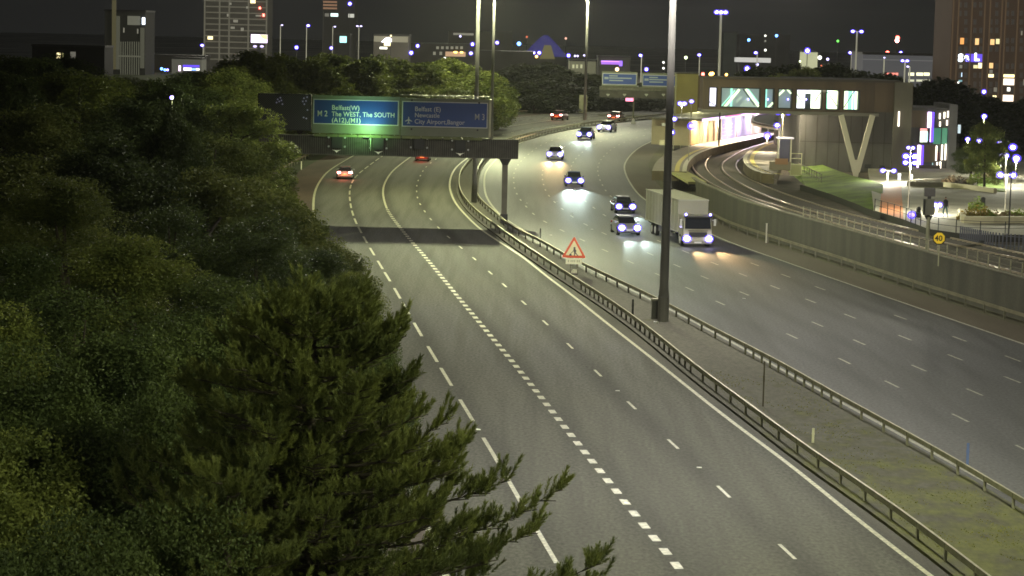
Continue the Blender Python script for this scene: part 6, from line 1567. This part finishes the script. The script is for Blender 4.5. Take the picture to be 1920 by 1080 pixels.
def tree(x, y, z, H, protos, k, rz, R=None, label=None, group=None):
    p = protos[k % len(protos)]; s = H / 12.0; sc = (R / 4.7 if R else s, R / 4.7 if R else s, s)
    if p.name not in used:
        used.add(p.name); p.location = (x, y, z); p.rotation_euler = (0, 0, rz); p.scale = sc
        if label: p['label'] = label
        if group: p['group'] = group
        return p
    return dup(p, (x, y, z), rz, label, sc, group)
def bankz(x, y):
    w = xat(LE, y) - 3.4 - x if y > 0 else 10
    return float(np.interp(w, [0, 2, 5.5, 11, 60, 160], [0, .05, .6, 1.6, 3.2, 3.5]))
rt_ = random.Random(21)
# placed by the outline of the crowns: (px of crown centre, px y of crown top, distance, crown radius)
LT = [(60, 640, 52, 4.2), (250, 600, 56, 4.4), (-60, 560, 60, 4.6), (140, 520, 66, 4.8), (380, 585, 62, 4.2), (20, 440, 78, 5), (240, 440, 80, 5), (420, 500, 78, 4.6), (560, 545, 74, 3.4), (640, 560, 80, 3.4),
      (120, 330, 96, 5.4), (330, 370, 98, 5.4), (480, 400, 100, 5.2), (585, 455, 104, 4.4), (655, 505, 100, 2.6), (-20, 260, 115, 6), (210, 250, 120, 6), (390, 300, 122, 5.6), (520, 360, 126, 5.0), (572, 408, 134, 3.8), (628, 452, 128, 2.9),
      (80, 180, 145, 6.5), (270, 190, 150, 6.5), (405, 235, 152, 6), (478, 318, 158, 4.6), (530, 384, 162, 3.2), (-20, 120, 180, 7), (150, 118, 190, 7.5), (310, 150, 190, 7), (430, 175, 192, 6.5), (445, 262, 190, 4.6),(492, 350, 182, 3.0),
      (60, 98, 230, 8), (200, 132, 240, 8), (340, 138, 240, 7.5), (440, 120, 245, 7), (250, 138, 300, 8), (120, 100, 300, 8), (370, 128, 320, 8), (20, 96, 300, 8),
      (322, 193, 130, 3.2), (700, 600, 70, 2.3), (470, 590, 66, 3.6), (300, 700, 48, 3.6), (480, 720, 52, 3.2), (150, 760, 44, 3.8), (-10, 800, 42, 3.8), (330, 900, 38, 3.0), (180, 960, 36, 3.0), (40, 1000, 35, 3.0)]
LTL = ordered(LT, lambda t: t[0], [('nearest row at the bottom of the photo', lambda t: t[2] < 58), ('row behind the pine top', lambda t: 58 <= t[2] < 90), ('row level with the gantry shadow', lambda t: 90 <= t[2] < 112), ('row below the message board', lambda t: 112 <= t[2] < 140), ('row left of the gantry end', lambda t: 140 <= t[2] < 170), ('dark row under the office block', lambda t: 170 <= t[2] < 200), ('skyline row at the far left', lambda t: t[2] >= 200)], 'leafy wood tree, %s from left in the %s')
for i, (px, py, Y, R) in enumerate(LT):
    t = W(px, py, Y); zb = bankz(t.x, Y); H = t.z - zb
    if H < 3: zb = t.z - 5; H = 5
    tree(t.x, Y, zb - .3, H * 1.02, near_p if Y < 105 else mid_p, 0 if (px >= 385 and Y > 118) else i, rt_.uniform(0, 6), R, EDGE.get('%d,%d' % (px, py), LTL[i]))
# lit wood behind the gantry signs
LW = ((470, 112, 300, 7, 0), (520, 104, 330, 8, 0), (575, 108, 330, 8, 0), (625, 100, 350, 8.5, 0), (680, 112, 345, 8, 0), (730, 104, 360, 8.5, 0), (780, 116, 360, 8, 0), (830, 112, 375, 8.5, 0), (875, 124, 380, 7, 0),
        (905, 132, 395, 6.5, 0), (935, 165, 410, 4.0, 0), (448, 182, 262, 5.4, 0), (430, 140, 275, 7, 0), (560, 170, 300, 6, 0), (650, 165, 318, 6, 0), (760, 165, 335, 6, 0), (850, 165, 355, 6, 0), (450, 225, 245, 4.4, 0), (448, 290, 225, 3.2, 0))
LWL = ordered(LW, lambda t: t[0], [('front row', lambda t: t[1] > 136), ('skyline row', lambda t: t[1] <= 136)], 'olive lit tree behind the gantry signs, %s from the left in the %s')
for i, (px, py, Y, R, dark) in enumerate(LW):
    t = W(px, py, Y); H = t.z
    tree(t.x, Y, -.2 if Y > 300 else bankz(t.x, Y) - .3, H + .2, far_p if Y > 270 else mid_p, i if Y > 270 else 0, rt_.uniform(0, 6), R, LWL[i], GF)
M_LEAFD = leafmat("leaves_dark", (0.018, 0.026, 0.012), (0.045, 0.055, 0.018))
dark_p = [make_tree("dark_tree", "dark tree in the row beyond the far bend", 71 + i, 12, 5.2, 11000, .34, M_LEAFD, group=GD) for i in range(2)]
LD2 = ((950, 132, 560, 9), (985, 118, 570, 10), (1025, 120, 575, 10), (1065, 132, 575, 10), (1105, 140, 580, 10), (1150, 160, 560, 9), (1195, 165, 560, 9), (1235, 150, 560, 10), (1275, 150, 570, 9), (1010, 160, 530, 7), (1060, 170, 530, 7), (1130, 180, 530, 6), (1220, 185, 530, 6), (965, 190, 510, 5), (1175, 200, 528, 4.5), (975, 150, 505, 8), (1020, 150, 515, 8), (1060, 155, 520, 8), (1095, 165, 520, 6), (1140, 172, 525, 7), (1000, 180, 495, 5), (1045, 185, 500, 5))
LDL = ordered(LD2, lambda t: t[0], [('front row', lambda t: t[2] < 545), ('back row', lambda t: t[2] >= 545)], 'dark tree beyond the far bend, %s from the left in the %s')
for i, (px, py, Y, R) in enumerate(LD2):
    t = W(px, py, Y); tree(t.x, Y, -.3, t.z + .3, dark_p, i, rt_.uniform(0, 6), R, LDL[i], GD)
GR = "dark trees behind the station roof"
LS = ((1420, 130, 420, 8), (1480, 118, 430, 8), (1560, 122, 430, 8), (1620, 130, 420, 7), (1660, 140, 430, 6), (1725, 158, 330, 6), (1765, 150, 335, 7), (1805, 160, 330, 6.5), (1845, 182, 330, 6), (1890, 190, 330, 7), (1925, 188, 330, 7), (1700, 162, 320, 5))
LSL = ordered(LS, lambda t: t[0], [('above the footbridge', lambda t: t[0] < 1680), ('right of the station hall', lambda t: t[0] >= 1680)], 'dark tree, %s from the left among those %s')
for i, (px, py, Y, R) in enumerate(LS):
    t = W(px, py, Y); tree(t.x, Y, 1.5, t.z - 1.5, dark_p, i, rt_.uniform(0, 6), R, LSL[i], GR)
for (px, py, Y, R, lab) in ((1508, 128, 400, 6.5, "olive lit tree just above the middle of the footbridge"), (1460, 140, 395, 5, "smaller dim olive tree left above the footbridge")):
    t = W(px, py, Y); tree(t.x, Y, 1.5, t.z - 1.5, far_p, 1, 1.0, R, lab, None)['group'] = "olive trees above the footbridge"
t = W(1852, 222, 232); tree(t.x, 232, ZP, t.z - ZP, mid_p, 0, 2.0, 2.5, "small pale green conical tree on the plaza under a tall lamp", None)['group'] = "plaza trees"
for (px, py, Y, R, lab) in ((1880, 262, 250, 3.2, "dark rounded tree on the plaza right of the pale one"), (1822, 270, 250, 2.6, "dark tree on the plaza left of the pale one")):
    t = W(px, py, Y); tree(t.x, Y, ZP, t.z - ZP, mid_p, 1, .5, R, lab, None)['group'] = "plaza trees"
# bushes along the left verge edge
for i, (px, py, Y, R, H) in enumerate(((516, 330, 215, 2.2, 2.6), (540, 352, 205, 2.0, 2.4), (566, 372, 190, 1.8, 2.6), (500, 300, 232, 2.6, 3.0))):
    g = W(px, py, Y); shrub_at(g.x, Y, bankz(g.x, Y), R, R, H, M_LEAFLIT, "bush on the left verge below the gantry end, %s" % ("nearest the road edge", "second from the wood", "closest to the camera", "beside the gantry leg")[i], 1500, .2, seed=40 + i, name="bush", cat="bush")

# ---- pine in the foreground
def tuft(P, D, rs, n, L, S=.35):
    """needles bristling all along a shoot of length S that starts at P and points to D"""
    t = rs.uniform(0, 1, n)[:, None] ** .8
    base = P + D * t * S
    r = rs.normal(size=(n, 3)); r -= (r @ D)[:, None] * D; r /= np.linalg.norm(r, axis=1)[:, None]
    dirn = D * .8 + r * (.85 - .45 * t); dirn /= np.linalg.norm(dirn, axis=1)[:, None]
    ln = L * rs.uniform(.6, 1.0, (n, 1)); s = np.cross(dirn, rs.normal(size=(n, 3))); s /= np.linalg.norm(s, axis=1)[:, None]
    w = .0095
    return np.stack([base - s * w, base + s * w, base + dirn * ln], 1).reshape(-1, 3)
def pine(name, label, x, y, z, H, prof, seed, extra=(), nbr=165, dens_=1.0, shoots=1.0):
    rs = np.random.RandomState(seed); root = thing(name, label, "tree", (x, y, z))
    tb = MB(); tb.tube([(0, 0, 0), (.1, 0, H * .35), (-.05, .1, H * .7), (0, 0, H * .97)], [.24, .19, .11, .03], 10)
    limbs = MB(); N = []
    def branch(p0, az, L, up_, nside):
        pts = [np.array(p0)]; d = np.array([math.cos(az), math.sin(az), .05])
        k = 6
        for i in range(k):
            d = d + np.array([rs.normal() * .10, rs.normal() * .10, up_ * (i / k)]); d /= np.linalg.norm(d); pts.append(pts[-1] + d * L / k)
        limbs.tube([tuple(p) for p in pts], [max(.008, .045 * (1 - i / (k + .5)) * min(1, L / 3)) for i in range(k + 1)], 5, cap=False)
        for s in range(int(nside)):
            t = rs.uniform(.06, 1.0) ** .8; i = min(k - 1, int(t * k)); q = pts[i] + (pts[i + 1] - pts[i]) * (t * k - i)
            a2 = az + rs.choice([-1, 1]) * rs.uniform(.35, 1.1); l2 = rs.uniform(.25, .75) * (1.15 - t * .6) * min(1.0, L / 2.5)
            dd = np.array([math.cos(a2), math.sin(a2), rs.uniform(.1, .5)]); dd /= np.linalg.norm(dd); e = q + dd * l2
            limbs.tube([tuple(q), tuple(e)], [.014, .007], 4, cap=False)
            for m_ in range(max(1, int(3 * shoots))):
                u = rs.uniform(.2, 1.0); b = q + (e - q) * u
                D = np.array([dd[0] * .55 + rs.normal() * .22, dd[1] * .55 + rs.normal() * .22, rs.uniform(.55, 1.2)]); D /= np.linalg.norm(D)
                N.append(tuft(b, D, rs, int(62 * dens_), rs.uniform(.10, .15), rs.uniform(.22, .48)))
        D = d * .6 + np.array([0, 0, .7]); D /= np.linalg.norm(D); N.append(tuft(pts[-1], D, rs, int(120 * dens_), .14, .5))
    for i in range(nbr):
        u = (i + rs.uniform()) / nbr; zz = H * (.22 + .76 * u); L = float(np.interp(zz, [p[0] for p in prof], [p[1] for p in prof])) * rs.uniform(.6, 1.08)
        branch((0, 0, zz), i * 2.399 + rs.uniform(-.5, .5), max(.3, L), rs.uniform(.1, .42), 6 + L * 7)
    for (az, zz, L, up_) in extra: branch((0, 0, zz), az, L, up_, 7 + L * 7)
    V = np.concatenate(N); me = fastmesh("needles", V, 3, M_NEEDLE); o = bpy.data.objects.new("needles", me); scene.collection.objects.link(o); o.parent = root
    tb.build("trunk", M_BARK, root, smooth=True); limbs.build("branches", mat("pine_branch", (.040, .033, .022), .95), root, fix=False)
    print(name, len(V) // 3); return root
PY = 43.0
px0 = W(590, 600, PY).x
top = W(600, 560, PY).z
pine("pine_tree", "large pine tree in the foreground with upturned needle tufts", px0, PY, 0, top, [(3, 3.6), (6.3, 4.0), (8.2, 3.2), (9.5, 2.5), (10.6, 2.1), (11.4, 1.5), (top, .4)], 5,
     extra=((.05, 7.0, 5.0, .18), (-.12, 6.3, 5.1, .12), (.0, 8.5, 3.0, .2), (-.3, 5.6, 5.0, .12), (.25, 7.6, 4.0, .1), (-.5, 6.6, 4.2, .15), (-.2, 4.9, 5.6, .25), (-.08, 5.0, 6.1, .14), (.06, 5.6, 5.8, .16), (.1, 4.5, 5.2, .25)))
pine("pine_tree", "second smaller pine tree at the bottom edge left of the large one", W(430, 900, 39).x, 39, 0, W(430, 880, 39).z, [(2, 2.6), (5, 2.4), (W(430, 880, 39).z, .5)], 9, nbr=60)

q = W(322, 183, 138); gl_ = thing("street_lamp", "small lamp half hidden among the leaves of the left wood", "street lamp", (q.x, q.y, 2.5))
MB().tube([(0, 0, 0), (0, 0, q.z - 2.5)], .07, 8).build("pole", M_DARK, gl_)
MB().ball((0, 0, q.z - 2.5), .12, 8, 6).build("lamp_head", M_LEDB, gl_)
light('POINT', "lamp_light", (.7, -.3, q.z - 2.9), 160, (.9, 1.0, .45), .1, parent=gl_)

# weeds and moss tufts on the central reservation
rs = np.random.RandomState(77); n = 5200; yy = 74 + 42 * rs.uniform(0, 1, n) ** 1.5
pts = []
for y_ in yy:
    a, b = xat(B1, y_) + .3, xat(B2, y_) - .25; pts.append((a + (b - a) * rs.uniform(), y_ + 0.0, .13))
P = np.array(pts); g = np.sin(P[:, 0] * 1.9) + np.sin(P[:, 1] * .9 + 1) + np.sin(P[:, 0] * 4 + P[:, 1] * 2); P = P[g > .1]
me = fastmesh("median_weeds", leafcloud(None, None, P, .04, rs), 4, leafmat("weed_leaves", (.12, .125, .03), (.26, .27, .06))); o = bpy.data.objects.new("median_weeds", me); scene.collection.objects.link(o); o['kind'] = 'stuff'
# ================================================================ night haze, thin volume added to lift blacks and bloom the lamps
hz_m = bpy.data.materials.new("added_haze"); hz_m.use_nodes = True; nt = hz_m.node_tree
nt.nodes.remove(nt.nodes["Principled BSDF"])
pv = nt.nodes.new("ShaderNodeVolumePrincipled"); pv.inputs["Color"].default_value = (.9, .9, .9, 1); pv.inputs["Density"].default_value = 0.000065
pv.inputs["Anisotropy"].default_value = 0.5
nt.links.new(pv.outputs[0], nt.nodes["Material Output"].inputs["Volume"])
hz = MB().box(-1700, 1700, -160, 3800, -2.3, 66).build("added_haze", hz_m); hz['kind'] = 'stuff'
